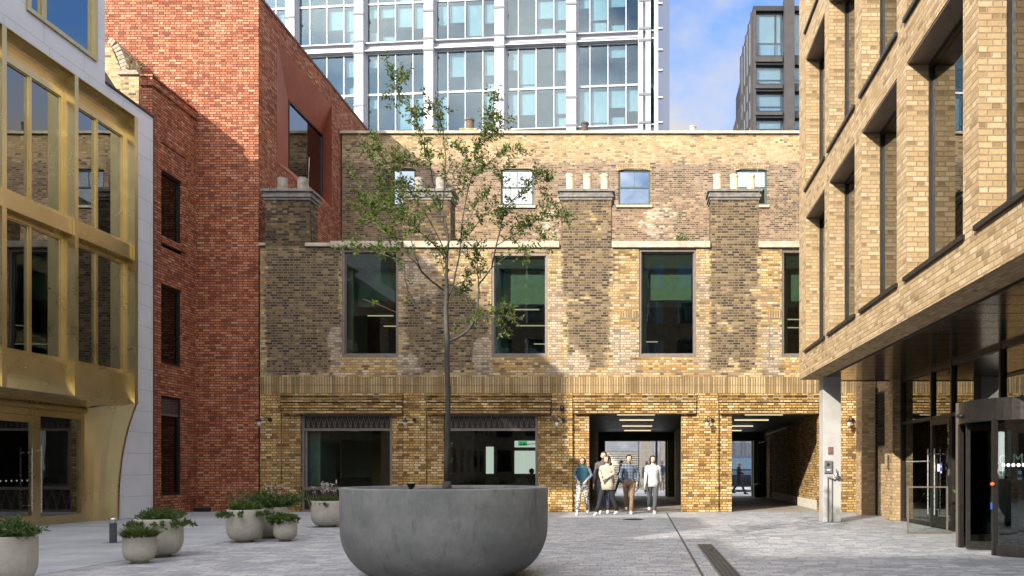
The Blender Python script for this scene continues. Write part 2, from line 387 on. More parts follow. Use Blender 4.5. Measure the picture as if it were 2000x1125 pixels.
def leafmat(name, a, b_, c):
    m, t, b = newmat(name)
    n = t.nodes.new('ShaderNodeNewGeometry'); col = ramp(t, n.outputs['Random Per Island'], [(0, a), (.5, b_), (1, c)])
    t.links.new(col, b.inputs['Base Color']); b.inputs['Roughness'].default_value = .5; b.inputs['Specular IOR Level'].default_value = .3
    tr = t.nodes.new('ShaderNodeBsdfTranslucent'); t.links.new(mixc(t, .6, col, (.20, .26, .03)), tr.inputs[0])
    ms = t.nodes.new('ShaderNodeMixShader'); ms.inputs[0].default_value = .35
    o = [x for x in t.nodes if x.type == 'OUTPUT_MATERIAL'][0]
    t.links.new(b.outputs[0], ms.inputs[1]); t.links.new(tr.outputs[0], ms.inputs[2]); t.links.new(ms.outputs[0], o.inputs[0]); return m
LEAF = leafmat('tree_leaf', (.018, .045, .008), (.05, .10, .015), (.14, .18, .03))
LF2 = leafmat('shrub_leaf', (.028, .06, .018), (.05, .10, .03), (.10, .16, .04))
LF3 = leafmat('dark_grass_leaf', (.02, .045, .015), (.035, .07, .02), (.06, .10, .03))
LFY = leafmat('light_leaf', (.10, .17, .03), (.16, .25, .05), (.22, .30, .08))
LFD = leafmat('dry_leaf', (.14, .13, .04), (.20, .16, .06), (.22, .12, .08))
BARK = plain('bark', (.05, .044, .036), .9, 0, .5, 14, .8, stretch=(1, 1, .25))
TWIG = plain('twig_bark', (.10, .062, .04), .85, 0, .3, 20)
BLK = plain('black_metal', (.02, .02, .022), .45, .3, .2, 10)
STEEL = plain('brushed_steel', (.55, .55, .54), .28, .95, .1, 12)
GSTEEL = plain('grey_steel', (.20, .21, .22), .45, .7, .2, 10)
PLAS = plain('white_enamel', (.75, .76, .76), .35)
GLB = plain('frosted_glass', (.42, .41, .39), .25)
GW = glass('window_glass', (.58, .68, .62), .03, 1.5)
GO = glass('office_glass', (.50, .60, .50), .10, 1.9)
GS = glass('shop_glass', (.62, .70, .66), .03, 1.5)
GR = glass('railing_glass', (.90, .95, .92), .01, 1.45)
GT = glass('tower_glass', (.70, .82, .86), .012, 1.45)
GG = glass('gold_bay_glass', (.52, .62, .56), .13, 1.65)
GSASH = glass('sash_glass', (.3, .32, .36), .22, 1.6)
TFR = plain('pale_grey_frame', (.27, .285, .30), .4)
TWW = plain('white_steel', (.37, .37, .40), .4, 0, .06, 3)
TWD = plain('dark_joint', (.10, .10, .11), .6)
BLD = plain('pale_blind', (.38, .40, .39), .8, 0, .08, 3)
GBL = plain('green_grey_blind', (.30, .35, .30), .8, 0, .12, 1.2)
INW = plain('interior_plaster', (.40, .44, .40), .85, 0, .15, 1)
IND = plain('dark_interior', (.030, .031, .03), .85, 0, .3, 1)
INB = plain('blue_grey_interior', (.17, .27, .31), .8, 0, .35, .35)
OCH = plain('ochre_panel', (.34, .22, .07), .7)
DAD = plain('brown_dado', (.07, .045, .035), .7)
STRIP = emit('strip_light', (1, .80, .52), .55)
LWIN = emit('lit_window_light', (1, .95, .90), .6)
EXG = emit('exit_sign_green', (.03, .35, .14), 1.1)
def paving(name, period, height, ratio, joint, stops, mort, along='x', rough=.62):
    m, t, b = newmat(name); P = pos(t); s = t.nodes.new('ShaderNodeSeparateXYZ'); t.links.new(P, s.inputs[0])
    U, Vv = (s.outputs[0], s.outputs[1]) if along == 'x' else (s.outputs[1], s.outputs[0])
    Vw = M_(t, 'ADD', Vv, M_(t, 'MULTIPLY', M_(t, 'SUBTRACT', noise_(t, P, .9, 2), .5), .03))
    r, r2, mo = bond(t, U, Vw, period, height, ratio, joint, 1.0)
    c = ramp(t, r, stops)
    c = mixc(t, .6, c, mixc(t, maprange(t, noise_(t, P, .6, 7, .65), .3, .7), (.66, .66, .68), (1.12, 1.12, 1.1)), 'MULTIPLY')
    c = mixc(t, .35, c, mixc(t, maprange(t, noise_(t, P, 25, 4, .7), .35, .65), (.7, .7, .7), (1.2, 1.2, 1.2)), 'MULTIPLY')
    st_ = maprange(t, noise_(t, P, 1.9, 8, .72), .56, .70, 0, .45); c = mixc(t, st_, c, mixc(t, .5, c, (.10, .10, .10)))
    gm = maprange(t, noise_(t, P, 9, 2, .4), .735, .75, 0, .55); c = mixc(t, gm, c, (.14, .135, .13))
    c = mixc(t, mo, c, mort); t.links.new(c, b.inputs['Base Color'])
    t.links.new(maprange(t, r2, 0, 1, rough-.14, rough+.1), b.inputs['Roughness'])
    h = M_(t, 'ADD', M_(t, 'MULTIPLY', M_(t, 'SUBTRACT', 1.0, mo), 1.0), M_(t, 'MULTIPLY', r2, .6)); h = M_(t, 'ADD', h, M_(t, 'MULTIPLY', noise_(t, P, 20, 4), .6))
    bump(t, b, h, .5, .006); return m
SETT = paving('granite_setts', .46, .13, .55, .007, [(0, (.25, .255, .27)), (.4, (.33, .335, .345)), (.8, (.40, .40, .40)), (1, (.48, .46, .44))], (.17, .17, .175))
SLAB = paving('granite_slabs', 1.5, .45, .55, .004, [(0, (.31, .32, .34)), (1, (.39, .40, .415))], (.17, .17, .175))
ASPH = plain('street_asphalt', (.16, .16, .16), .9, 0, .2, 3)
PAVE = paving('street_flags', 1.5, .6, .5, .006, [(0, (.58, .57, .55)), (1, (.70, .69, .66))], (.4, .4, .4))
PASS = plain('passage_floor_stone', (.30, .26, .22), .7, 0, .15, 2, .1)

# ------------------------------------------------------------------ ground
def sheet(name, x0, x1, y0, y1, z, mat):
    b = MB(); b.face((x0, y0, z), (x1, y0, z), (x1, y1, z), (x0, y1, z)); o = b.build(name, mat); tag(o, kind='structure'); return o
sheet('ground', -900, 900, -600, 1800, -.012, ASPH)
sheet('courtyard_paving', -13.6, 9.5, -16, LC+.35, -.004, SETT)
sheet('slab_path', -13.6, -7.25, -16, 25.2, 0, SLAB)
sheet('passage_floor', -2.4, 5.9, LC+.36, 38.6, -.003, PASS)
sheet('street_pavement', -30, 30, 38.61, 45.2, 0, PAVE)
sheet('street_road', -60, 60, 45.3, 50.5, -.008, plain('light_asphalt', (.46, .46, .46), .9, 0, .15, 3))
sheet('far_pavement', -30, 30, 50.6, 58, 0, PAVE)
# drains and covers in the paving
t = thing('drain_channel', 'narrow dark slot drain line running straight towards the right passage pillar', 'drain', (.73, 14, 0))
b = MB(); b.box(.724, .740, 2.5, LC-.25, -.02, .001); b.build('slot', BLK, t)
b = MB(); b.box(.712, .7215, 2.5, LC-.25, -.02, .0005); b.box(.7425, .752, 2.5, LC-.25, -.02, .0005); b.build_each('edge_strip', plain('joint_stone', (.16, .16, .165), .8), t)
t = thing('drain_grate', 'wide dark grated drain strip with a yellow leaf on it, set in the setts', 'drain grate', (1.06, 11, 0))
b = MB(); b.frame('y', 0, 1, 0, 1, 0, 1, .1) if False else None
b.box(.925, .945, 7.4, 13.86, -.02, .004); b.box(1.175, 1.195, 7.4, 13.86, -.02, .004); b.box(.945, 1.175, 13.84, 13.86, -.02, .004); b.build('frame', GSTEEL, t)
b = MB(); b.box(.945, 1.175, 7.4, 13.84, -.02, -.001); b.build('tray', plain('tray_black', (.03, .03, .03), .8), t)
b = MB(); y = 7.42
while y < 13.82:
    b.box(.945, 1.175, y, y+.022, -.0005, .003); y += .045
for x in (1.0, 1.06, 1.12): b.box(x-.006, x+.006, 7.4, 13.84, -.0005, .0022)
b.build('grating', plain('grate_metal', (.11, .105, .10), .55, .5), t)
b = MB(); b.face((1.03, 12.9, .007), (1.10, 12.87, .02), (1.17, 12.94, .008), (1.09, 12.99, .012)); tag(b.build('fallen_leaf', LFY), 'yellow green fallen leaf lying on the drain grate', 'leaf')
t = thing('manhole_cover', 'round dark iron manhole cover in the setts before the walking group', 'manhole cover', (PX(1237, 20.7), 20.7, 0))
mx_, my_ = PX(1237, 20.7), 20.7
b = MB(); b.lathe(mx_, my_, [(.28, -.02), (.28, .003), (.25, .004), (.24, 0.0)], 40); b.build('ring', GSTEEL, t)
b = MB(); b.lathe(mx_, my_, [(.238, -.02), (.238, .004)], 40)
for k in range(-4, 5):
    hw = math.sqrt(max(.0, .22**2-(k*.05)**2)); b.box(mx_-hw, mx_+hw, my_+k*.05-.008, my_+k*.05+.008, .003, .009)
b.build('lid', BLK, t)

# ------------------------------------------------------------------ old yellow brick building
def rectmask(px, py, rects, s=9.0):
    v = 0.
    for x0, x1, y0, y1, a in rects:
        d = min(px-x0, x1-px, py-y0, y1-py); v = max(v, a*min(1, max(0, .5+d/(2*s))))
    return v
old = thing('old_brick_building', 'old yellow stock brick building with chimney stacks, big upper windows and two ground passages', 'building', (-2, LC, 0))
LX0, LX1 = FX(508), 8.2
W1F = [(668, 778, 486), (960, 1070, 493), (1248, 1360, 485), (1527, 1637, 487)]
ops1 = [(FX(a), FX(c), FZ(697), FZ(tp)) for a, c, tp in W1F]
dk = [(518, 664, 484, 730, 1), (790, 955, 560, 728, .75), (800, 905, 484, 560, .5), (1098, 1193, 395, 575, 1), (1106, 1192, 560, 725, .78), (1385, 1480, 395, 560, .95), (1384, 1480, 560, 728, .82), (1070, 1095, 484, 520, .3)]
pl = [(640, 668, 640, 735, .9), (776, 815, 690, 735, .9), (925, 960, 660, 735, .9), (1070, 1100, 560, 735, .7), (1195, 1250, 640, 735, .8), (1100, 1150, 690, 735, .8), (1360, 1384, 500, 735, .6), (1482, 1527, 640, 735, .6), (778, 860, 500, 590, .45)]
ny = [(508, 519, 480, 735, 1), (1195, 1248, 490, 640, .5), (1484, 1527, 490, 640, .55)]+[(a-3, c+3, 690, 740, 1) for a, c, _ in W1F]
def zlow(x, y, z):
    px = VX+x*66; py = 1000-z*66
    return rectmask(px, py, dk), rectmask(px, py, pl), rectmask(px, py, ny)
b = MB(); ZS = FZ(735.5); ZT = FZ(484)
b.wall('y', LC, LX0, LX1, ZS, ZT, ops1, .16)
for o_ in ops1: b.reveal('y', LC, .16, *o_, bottom=False)
b.face((LX0, LC, ZS), (LX0, LC+.6, ZS), (LX0, LC+.6, ZT), (LX0, LC, ZT))
b.build('wall', BRO, old, zone=zlow)
# soldier courses
b = MB(); b.box(LX0, LX1, LC-.012, LC+.30, FZ(752), FZ(735.5)); b.box(LX0, LX1, LC-.004, LC+.30, FZ(768), FZ(752.8)); b.build('soldier_course', BSO, old)
b = MB(); b.box(LX0, LX1, LC-.002, LC+.2, FZ(752.8), FZ(752)); b.build('mortar_joint', STD, old)
# ground floor: pilasters flush, panels recessed
ZG = FZ(768)
PILS = [(508, 548), (788, 832), (1077, 1118), (1361, 1403), (1600, 1678)]
for a, c in PILS:
    b = MB(); b.wall('y', LC, FX(a), FX(c), 0, ZG)
    b.face((FX(a), LC, 0), (FX(a), LC+.34, 0), (FX(a), LC+.34, ZG), (FX(a), LC, ZG)); b.face((FX(c), LC+.34, 0), (FX(c), LC, 0), (FX(c), LC, ZG), (FX(c), LC+.34, ZG))
    b.build('pilaster', BRY, old)
OPG = [(585, 764), (865, 1050), (1150, 1331), (1430, 1600)]
ZO = FZ(808)
b = MB(); YR = LC+.09
spans = [(548, 788, OPG[0]), (832, 1077, OPG[1]), (1118, 1361, OPG[2]), (1403, 1600, OPG[3])]
for a, c, (p, q) in spans:
    b.wall('y', YR, FX(a), FX(c), 0, ZO+.02, [(FX(p), FX(q), -.1, ZO)])
    if q < 1600: b.reveal('y', YR, .36, FX(p), FX(q), 0, ZO, bottom=False, top=False)
    else: b.face((FX(p), YR, 0), (FX(p), YR+.36, 0), (FX(p), YR+.36, ZO), (FX(p), YR, ZO))
b.wall('y', LC+.03, FX(1678), LX1, 0, ZG)
b.build('ground_floor_wall', BRY, old)
for a, c, _ in spans:
    b = MB(); n = 7; hh = (ZG-ZO)/n
    for k in range(n):
        tp = .03*(n-k)/n
        pr = LC-.075 if k % 2 == 0 else LC-.035
        b.box(FX(a)+.01+tp, FX(c)-.01-tp*.6, pr, YR+.3, ZO+k*hh+.004, ZO+(k+1)*hh-.019)
    b.build('corbelled_lintel', BRY, old)
    b = MB(); b.box(FX(a)+.05, FX(c)-.05, LC+.03, YR+.28, ZO+.01, ZG-.003); b.build('lintel_bed', BOLD, old)
# coping stones of the front wall
for a, c in ((597, 786), (790, 1093), (1195, 1387), (1481, 1640)):
    b = MB(); x0, x1 = FX(a), FX(c); k = max(2, round((x1-x0)/1.1)); 
    if a in (597,): b.box(x0, x0+.75, LC-.07, LC+.42, FZ(482), FZ(475)); x0 += .755
    b.box(x0, x1, LC-.09, LC+.45, FZ(484.5), FZ(472)); b.build('coping', STN, old, bevel=.012)
b = MB(); b.box(FX(507), FX(519), LC-.06, LC+.4, FZ(480), FZ(475)); b.build('coping', STN, old)
# blocked openings: shallow outlined recesses
for x0, x1 in ((1210, 1246), (1502, 1526)):
    b = MB(); t_ = .02
    b.box(FX(x0), FX(x0)+t_, LC-.012, LC+.01, FZ(712), FZ(622)); b.box(FX(x0), FX(x1), LC-.012, LC+.01, FZ(622), FZ(622)+t_); b.build_each('blocked_opening_edge', STD, old)
    b = MB(); b.box(FX(x0), FX(x1), LC-.008, LC+.01, FZ(621), FZ(607)); b.build('blocked_opening_arch', BSO, old)
# tall first floor windows
for a, c, tp in W1F:
    x0, x1, z0, z1 = FX(a), FX(c), FZ(697), FZ(tp)
    b = MB(); b.frame('y', LC+.03, LC+.15, x0, x1, z0, z1, .065, .085, .09); b.frame('y', LC+.10, LC+.14, x0+.066, x1-.066, z0+.086, z1-.091, .03); fr_ = b.build('window', BRZL, old)
    b = MB(); b.box(x0+.09, x1-.09, LC+.115, LC+.121, z0+.11, z1-.11); b.build('glass', GW, fr_)
    b = MB(); xx = x0+(.75 if a < 900 else (.5 if a < 1200 else .35)); b.box(xx, x1-.12, LC+.42, LC+.45, z1-1.45, z1-.1); b.build('blind', plain('pale_green_blind', (.36, .39, .32), .8), fr_)
    b = MB(); b.box(x0-.25, x1+.4, LC+.75, LC+.80, FZ(590), z1+.2); b.build('bulkhead', INW, fr_)
    b = MB(); b.box(x0-.02, x0+.22, LC+.3, LC+1.6, z0-.1, z1+.1); b.build('side_lining', INW, fr_)
# first floor room and roof
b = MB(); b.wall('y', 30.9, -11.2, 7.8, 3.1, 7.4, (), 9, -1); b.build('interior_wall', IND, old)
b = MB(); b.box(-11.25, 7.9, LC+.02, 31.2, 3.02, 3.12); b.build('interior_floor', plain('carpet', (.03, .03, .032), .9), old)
b = MB(); b.box(-11.25, 8.1, LC+.17, 31.25, 7.25, 7.7); b.build('roof', LEAD, old)
b = MB(); b.box(-11.3, -11.22, LC+.3, 31, 0, 7.6); b.box(7.9, 8.1, LC+.3, 31, 0, 7.6); b.build_each('side_wall', BOLD, old)
for k, (xs, ys, zs, wl_) in enumerate([(-8.5, 28.9, 6.3, .9), (-8.5, 27.2, 6.35, .25), (-3.8, 28.8, 6.3, .5), (-3.4, 30.4, 5.9, .9), (-3.5, 26.4, 6.4, .2), (.0, 28.8, 6.3, .1), (.1, 30.2, 5.95, .5), (.2, 30.5, 5.5, -.1), (5.4, 29.2, 6.3, .9), (5.4, 27.6, 6.3, .9)]):
    b = MB(); b.box(xs-.6, xs+wl_, ys, ys+.05, zs, zs+.03); lo = b.build('strip_light', STRIP, old)
    b = MB(); b.box(xs-.62, xs+wl_+.02, ys-.01, ys+.07, zs+.036, zs+.08); b.build('light_housing', BLK, lo)
for xs in (-8.6, -4.1, .3): 
    b = MB(); b.box(xs-.9, xs+1.4, 28.4, 28.9, 3.12, 3.85); b.box(xs-.7, xs-.2, 28.3, 28.35, 3.95, 4.3); b.box(xs+.3, xs+.8, 28.3, 28.35, 3.95, 4.3); b.build_each('desk', plain('desk_grey', (.12, .11, .10), .6), old)
# chimney stacks on the front wall
STK_ = [(518, 605, 2, 'g'), (787, 880, 2, 'g'), (1096, 1194, 3, 'c'), (1388, 1482, 3, 'c')]
for si, (a, c, npot, kind) in enumerate(STK_):
    x0, x1 = FX(a), FX(c); y0, y1 = LC-.006, LC+.62
    b = MB(); b.box(x0, x1, y0, y1, ZT, FZ(391)); st = b.build('chimney_stack', BRO if kind == 'c' else BOLD, old, zone=(lambda x, y, z: (.92, 0, 0)) if kind == 'c' else None)
    b = MB()
    for k, (o_, h0, h1) in enumerate(((.03, 391, 386), (.07, 386, 381), (.045, 381, 376), (.10, 375.5, 370))):
        b.box(x0-o_, x1+o_, y0-o_, y1+o_, FZ(h0), FZ(h1)-.003)
    b.build('chimney_cap', STD, st, bevel=.01)
    for k in range(npot):
        if kind == 'c': cx = x0+(x1-x0)*(.16+.35*k); h_, rr = .52, .118
        else: cx = x0+(x1-x0)*(.30+.45*k); h_, rr = .42, .15
        cy = (y0+y1)/2-.03; zb = FZ(370)
        b = MB(); pr = [(rr*1.12, zb-.01), (rr*1.1, zb+.03), (rr, zb+.05), (rr*.96, zb+h_*.85), (rr*1.08, zb+h_*.87), (rr*1.1, zb+h_), (rr*.8, zb+h_), (rr*.78, zb+h_*.5)]
        if kind == 'g': pr = [(rr, zb), (rr*.97, zb+h_*.5), (rr*1.0, zb+h_), (rr*.8, zb+h_*.98), (rr*.78, zb+h_*.6)]
        b.lathe(cx, cy, pr, 22); b.build('chimney_pot', POTC if kind == 'c' else POTG, st, smooth=False)
    b = MB(); q = x1-.03
    if si in (0, 2, 3):
        b.tube([(q, y0-.02, FZ(390)), (q+.04, y0-.1, FZ(372)), (q, y0-.02, FZ(360)), (q-.02, y0+.1, FZ(305))], .007, 6); b.build('lightning_rod', POTG, st)
    if si == 0:
        b = MB(); b.tube([(x1+.03, y0+.1, FZ(478)), (x1+.05, y0-.03, FZ(440)), (x1+.03, y0-.05, FZ(400)), (x1+.1, y0, FZ(376)), (x1-.02, y0+.1, FZ(368))], .012, 6); b.build('cable', BLK, st)
# upper wall, set back
UY = 31.3; ux = lambda p: PX(p, UY); uz = lambda p: PZ(p, UY)
UW = [(748, 812, 329, 402), (978, 1042, 330, 402), (1208, 1270, 331, 401), (1437, 1498, 331, 401)]
uops = [(ux(a), ux(c), uz(q), uz(p)) for a, c, p, q in UW]
def zup(x, y, z):
    px = VX+x*F/UY; py = VY-(z-HC)*F/UY
    return (rectmask(px, py, [(668, 790, 318, 480, .35), (1300, 1345, 330, 470, .65), (1500, 1600, 350, 470, .45), (860, 970, 400, 470, .4), (668, 700, 262, 480, .4)], 14),
            rectmask(px, py, [(1255, 1325, 395, 470, .7), (1040, 1100, 400, 470, .45)], 14), rectmask(px, py, [(640, 1900, 250, 317, 1)], 5))
b = MB(); b.wall('y', UY, ux(668), ux(1900), 7.4, uz(262), uops, .3)
for o_ in uops: b.reveal('y', UY, .14, *o_)
b.build('upper_wall', BRU, old, zone=zup)
b = MB(); b.box(ux(668)+.1, ux(1900), UY+.4, 38.3, 3.15, uz(262)-.1); b.build('rear_block', BOLD, old)
b = MB(); b.box(ux(668)-.05, ux(1900), UY-.10, UY+.5, uz(262)+.002, uz(257)); b.build('coping', STN, old)
for a, c, p, q in UW:
    x0, x1, z0, z1 = ux(a), ux(c), uz(q), uz(p); mz = (z0+z1)/2+.02
    b = MB(); b.frame('y', UY+.06, UY+.14, x0, x1, z0, z1, .07, .09, .06); b.box(x0+.07, x1-.07, UY+.07, UY+.12, mz-.03, mz+.03); b.box((x0+x1)/2-.012, (x0+x1)/2+.012, UY+.08, UY+.12, mz+.03, z1-.06); fr_ = b.build('sash_window', SASH, old)
    b = MB(); b.box(x0+.06, x1-.06, UY+.10, UY+.105, z0+.08, z1-.05); b.build('glass', GSASH, fr_)
    b = MB(); b.box(x0-.08, x1+.08, UY-.08, UY+.05, z0-.09, z0-.002); b.build('sill', STN, fr_)
    b = MB(); n = 15; cx = (x0+x1)/2
    for k in range(n):                                       # arch of brick voussoirs
        u0 = (k+.06)/n*2-1; u1 = (k+.94)/n*2-1; hw = (x1-x0)/2+.06
        f0 = lambda u: z1+.002+.10*(1-u*u)-.06; 
        for_z = [(cx+u0*hw, f0(u0)), (cx+u1*hw, f0(u1)), (cx+u1*hw*1.07, f0(u1)+.22), (cx+u0*hw*1.07, f0(u0)+.22)]
        i0 = len(b.v)
        for yy in (UY-.012, UY+.03): b.v += [(x_, yy, z_) for x_, z_ in for_z]
        b.f += [tuple(i0+j for j in q_) for q_ in ((0, 1, 2, 3), (7, 6, 5, 4), (0, 4, 5, 1), (1, 5, 6, 2), (2, 6, 7, 3), (3, 7, 4, 0))]
    b.build('brick_arch', BRO, fr_, zone=lambda x, y, z: (.2, 0, .3))
    b = MB(); b.box(x0, x1, UY+.3, UY+.32, z0, z1); b.build('curtain', IND, fr_)
for px, wd, top, base, mt in ((915, 17, 228, 1, plain('brown_pot', (.10, .075, .05), .8)), (1141, 14, 235, 0, plain('dark_pot', (.06, .045, .04), .8)), (1354, 13, 242, 0, STN)):
    cx = ux(px); r_ = wd/2/51.; z0 = uz(257); z1 = uz(top); b = MB()
    if base: b.box(cx-.36, cx+.3, UY+.05, UY+.45, z0, z0+.16); z0 += .16
    st = b.build('roof_chimney', BRO, old, zone=lambda x, y, z: (0, .3, .3)) if base else old
    b = MB(); b.lathe(cx, UY+.25, [(r_, z0-.02), (r_*.95, z0+(z1-z0)*.8), (r_*1.1, z0+(z1-z0)*.85), (r_*1.1, z1), (r_*.8, z1)], 18); b.build('chimney_pot', mt, st)
# shopfronts
for si, (p, q) in enumerate(OPG[:2]):
    x0, x1 = FX(p), FX(q); ZB = FZ(955); yf = YR+.06
    b = MB(); b.frame('y', yf, yf+.09, x0+.015, x1-.015, 0, ZO, .07); b.box(x0+.086, x1-.086, yf, yf+.09, FZ(841), FZ(836)); b.box(x0+.086, x1-.086, yf, yf+.09, FZ(957), FZ(951)); b.box(x0+.10, x0+.16, yf+.03, yf+.08, FZ(951), FZ(841)); sf = b.build('shopfront', BRZL, old)
    b = MB(); b.box(x0+.09, x1-.09, yf+.05, yf+.07, FZ(836), ZO-.07); b.box(x0+.09, x1-.09, yf+.05, yf+.07, .07, FZ(957)); b.build_each('panel', BRZ, sf)
    w_ = x1-x0-.2
    for z0, z1, n in ((FZ(835), ZO-.075, 16), (.08, FZ(958), 9)):
        b = MB()
        for k in range(n):
            xa = x0+.1+w_*k/n; xm = xa+w_/n/2; xe = xa+w_/n
            b.tube([(xa, yf+.045, z1), (xm, yf+.045, z0)], .007, 4); b.tube([(xm, yf+.045, z0), (xe, yf+.045, z1)], .007, 4)
            b.tube([(xa+.05, yf+.047, z1), (xm+.05, yf+.047, z0)], .003, 4); b.tube([(xm-.05, yf+.047, z0), (xe-.05, yf+.047, z1)], .003, 4)
        b.build('zigzag_tracery', plain('tracery_metal', (.24, .20, .16), .5, .4), sf)
    b = MB(); b.box(x0+.09, x1-.09, yf+.045, yf+.05, FZ(951), FZ(841)); b.build('glass', GS, sf)
b = MB(); b.box(-11.2, -6.35, 27.2, 27.3, 0, 2.95); b.box(-6.35, -6.28, LC+.5, 28.5, 0, 2.95); b.build('shop_back_wall', INW, old)
b = MB(); b.box(-10, -8.9, 27.15, 27.19, 0, 1.0); b.box(-8.0, -7.2, 27.15, 27.19, 0, 1.0); b.build_each('dado_panel', DAD, old)
b = MB(); b.box(-8.75, -8.1, 26.6, 26.9, 0, 2.9); b.build('ochre_column', OCH, old)
b = MB(); b.box(-10.2, -9.7, LC+.5, 26, 0, 2.9); b.build('pale_partition', plain('pale_green_plaster', (.66, .74, .68), .8), old)
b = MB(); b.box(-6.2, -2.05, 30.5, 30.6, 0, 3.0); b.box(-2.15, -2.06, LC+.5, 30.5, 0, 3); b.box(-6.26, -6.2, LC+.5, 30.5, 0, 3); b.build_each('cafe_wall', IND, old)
for x0, x1, z0, z1 in ((-4.72, -3.9, 1.1, 1.95), (-5.78, -5.5, 1.1, 2.1), (-4.72, -3.95, 2.08, 2.32)):
    b = MB(); b.box(x0, x1, 30.44, 30.48, z0, z1); b.build('lit_rear_window', LWIN, old)
b = MB(); b.box(-4.5, -4.18, 29.9, 29.93, 2.12, 2.29); ex = b.build('exit_sign', EXG, old)
b = MB(); b.box(-4.32, -4.24, 29.885, 29.895, 2.19, 2.22); b.tube([(-4.42, 29.89, 2.14), (-4.39, 29.89, 2.20), (-4.4, 29.89, 2.24)], .012, 5); b.ball((-4.4, 29.89, 2.265), .014); b.build('pictogram', PLAS, ex)
b = MB(); b.box(-11.2, -2.05, LC+.4, 31, -.02, .0); b.build('shop_floor', plain('timber_floor', (.10, .07, .05), .6), old)
b = MB(); b.tube([(-3.35, 26.5, 2.95), (-3.35, 26.5, 2.1), (-3.95, 26.5, 2.05)], .015, 6); b.build('copper_pipe', plain('copper_tube', (.5, .25, .14), .3, .9), old)
# café furniture and guests
def chair(x, y, rz, label):
    c = thing('cafe_chair', label, 'chair', (x, y, 0), rz, 'chairs inside the café', local=True)
    b = MB()
    for i in (-1, 1):
        for j in (-1, 1): b.tube([(i*.2, j*.2, 0), (i*.18, j*.18, .45)], .016, 6)
    b.build('legs', BLK, c); b = MB(); b.box(-.23, .23, -.22, .22, .45, .5); b.build('seat', plain('tan_leather', (.22, .12, .06), .6), c, bevel=.02)
    b = MB(); b.rings([(0, .24, z, .24*(1 if z < .95 else .8), .03) for z in (.55, .7, .85, .95, 1.0)], 16); b.build('backrest', plain('tan_backrest', (.16, .11, .07), .6), c)
    return c
chair(-3.7, 25.6, 3.1, 'brown upright café chair seen through the glass beside the right edge of the café window')
chair(-4.6, 25.8, 2.9, 'brown café chair behind the café glass, nearer the tree trunk')
t = thing('cafe_table', 'dark café table between two chairs behind the glass', 'table', (-4.0, 26.3, 0))
b = MB(); b.box(-4.5, -3.5, 26.0, 26.7, .72, .75); b.build('tabletop', BRZ, t); b = MB(); b.tube([(-4, 26.35, 0), (-4, 26.35, .72)], .04, 8); b.lathe(-4, 26.35, [(.25, 0), (.25, .03)], 16); b.build('pedestal', BLK, t)
# passages: walls, ceiling, lights, gates
ZC = 2.97
b = MB(); b.box(-2.05, 5.62, YR+.37, 38.2, ZC, ZC+.04); b.build('passage_ceiling', DKG, old)
b = MB()
b.box(-2.1, -2.0, YR+.37, 38, 0, ZC); b.box(1.5, 2.25, YR+.37, 37.9, 0, ZC)
b.box(5.5, 5.9, YR+.02, 29.7, .0, ZC); b.box(5.62, 5.9, 29.7, 38, 0, ZC)
b.build_each('passage_wall', BRY, old)
b = MB(); b.box(5.44, 5.5, YR+.1, 29.75, 0, .30); b.box(5.55, 5.62, 29.75, 35, 0, .30); b.build_each('stone_plinth', SUR, old, bevel=.01)
b = MB(); b.wall('y', 38, -2.1, 5.9, 0, ZC, [(-1.73, 1.14, -1, 2.6), (2.7, 5.13, -1, 2.6)]); b.reveal('y', 38, .3, -1.73, 1.14, 0, 2.6); b.reveal('y', 38, .3, 2.7, 5.13, 0, 2.6); b.build('passage_end_wall', DKG, old)
b = MB(); b.frame('y', 37.9, 37.99, -1.73, 1.14, 0, 2.6, .045, .01); b.frame('y', 37.9, 37.99, 2.7, 5.13, 0, 2.6, .045, .01); b.build('portal_frame', plain('pale_frame', (.45, .46, .42), .5), old)
b = MB(); b.box(1.19, 1.5, 37.5, 37.9, 0, 2.6); b.box(5.14, 5.45, 37.6, 37.9, 0, 2.6); b.build_each('green_gate_post', OLG, old)
for (cx, ys) in ((-.17, (25.1, 27.9, 31.8, 35.5)), (3.75, (25.1, 27.9, 31.8, 35.5))):
    for yy in ys:
        b = MB(); b.box(cx-.58, cx+.58, yy, yy+.05, ZC-.05, ZC-.01); b.build('ceiling_light', STRIP, old)
gt = MB(); gt.box(5.2, 5.5, 36.0, 36.06, .08, 2.5); gt.build('folded_gate', plain('gate_green', (.03, .045, .04), .5), old)
b = MB()
for k in range(7): b.tube([(5.15, 34.2+.3*k, .05), (5.15, 34.2+.3*k, 2.45)], .016, 6)
b.tube([(5.15, 34.2, .08), (5.15, 36, .08)], .02, 6); b.tube([(5.15, 34.2, 2.42), (5.15, 36, 2.42)], .02, 6); b.build('barred_gate', BLK, old)
b = MB(); b.tube([(5.35, 30, 2.8), (5.35, 35, 2.75)], .03, 6); b.build('conduit', GSTEEL, old)
t = thing('litter_bin', 'small dark bin standing by the folded gate in the right passage', 'bin', (5.0, 35.2, 0))
b = MB(); b.rings([(5.0, 35.2, .05, .14, .14), (5.0, 35.2, .55, .17, .17)], 12); b.build('bin_body', BLK, t); b = MB(); b.lathe(5.0, 35.2, [(.18, .55), (.19, .6), (.05, .66)], 12); b.build('lid', GSTEEL, t)

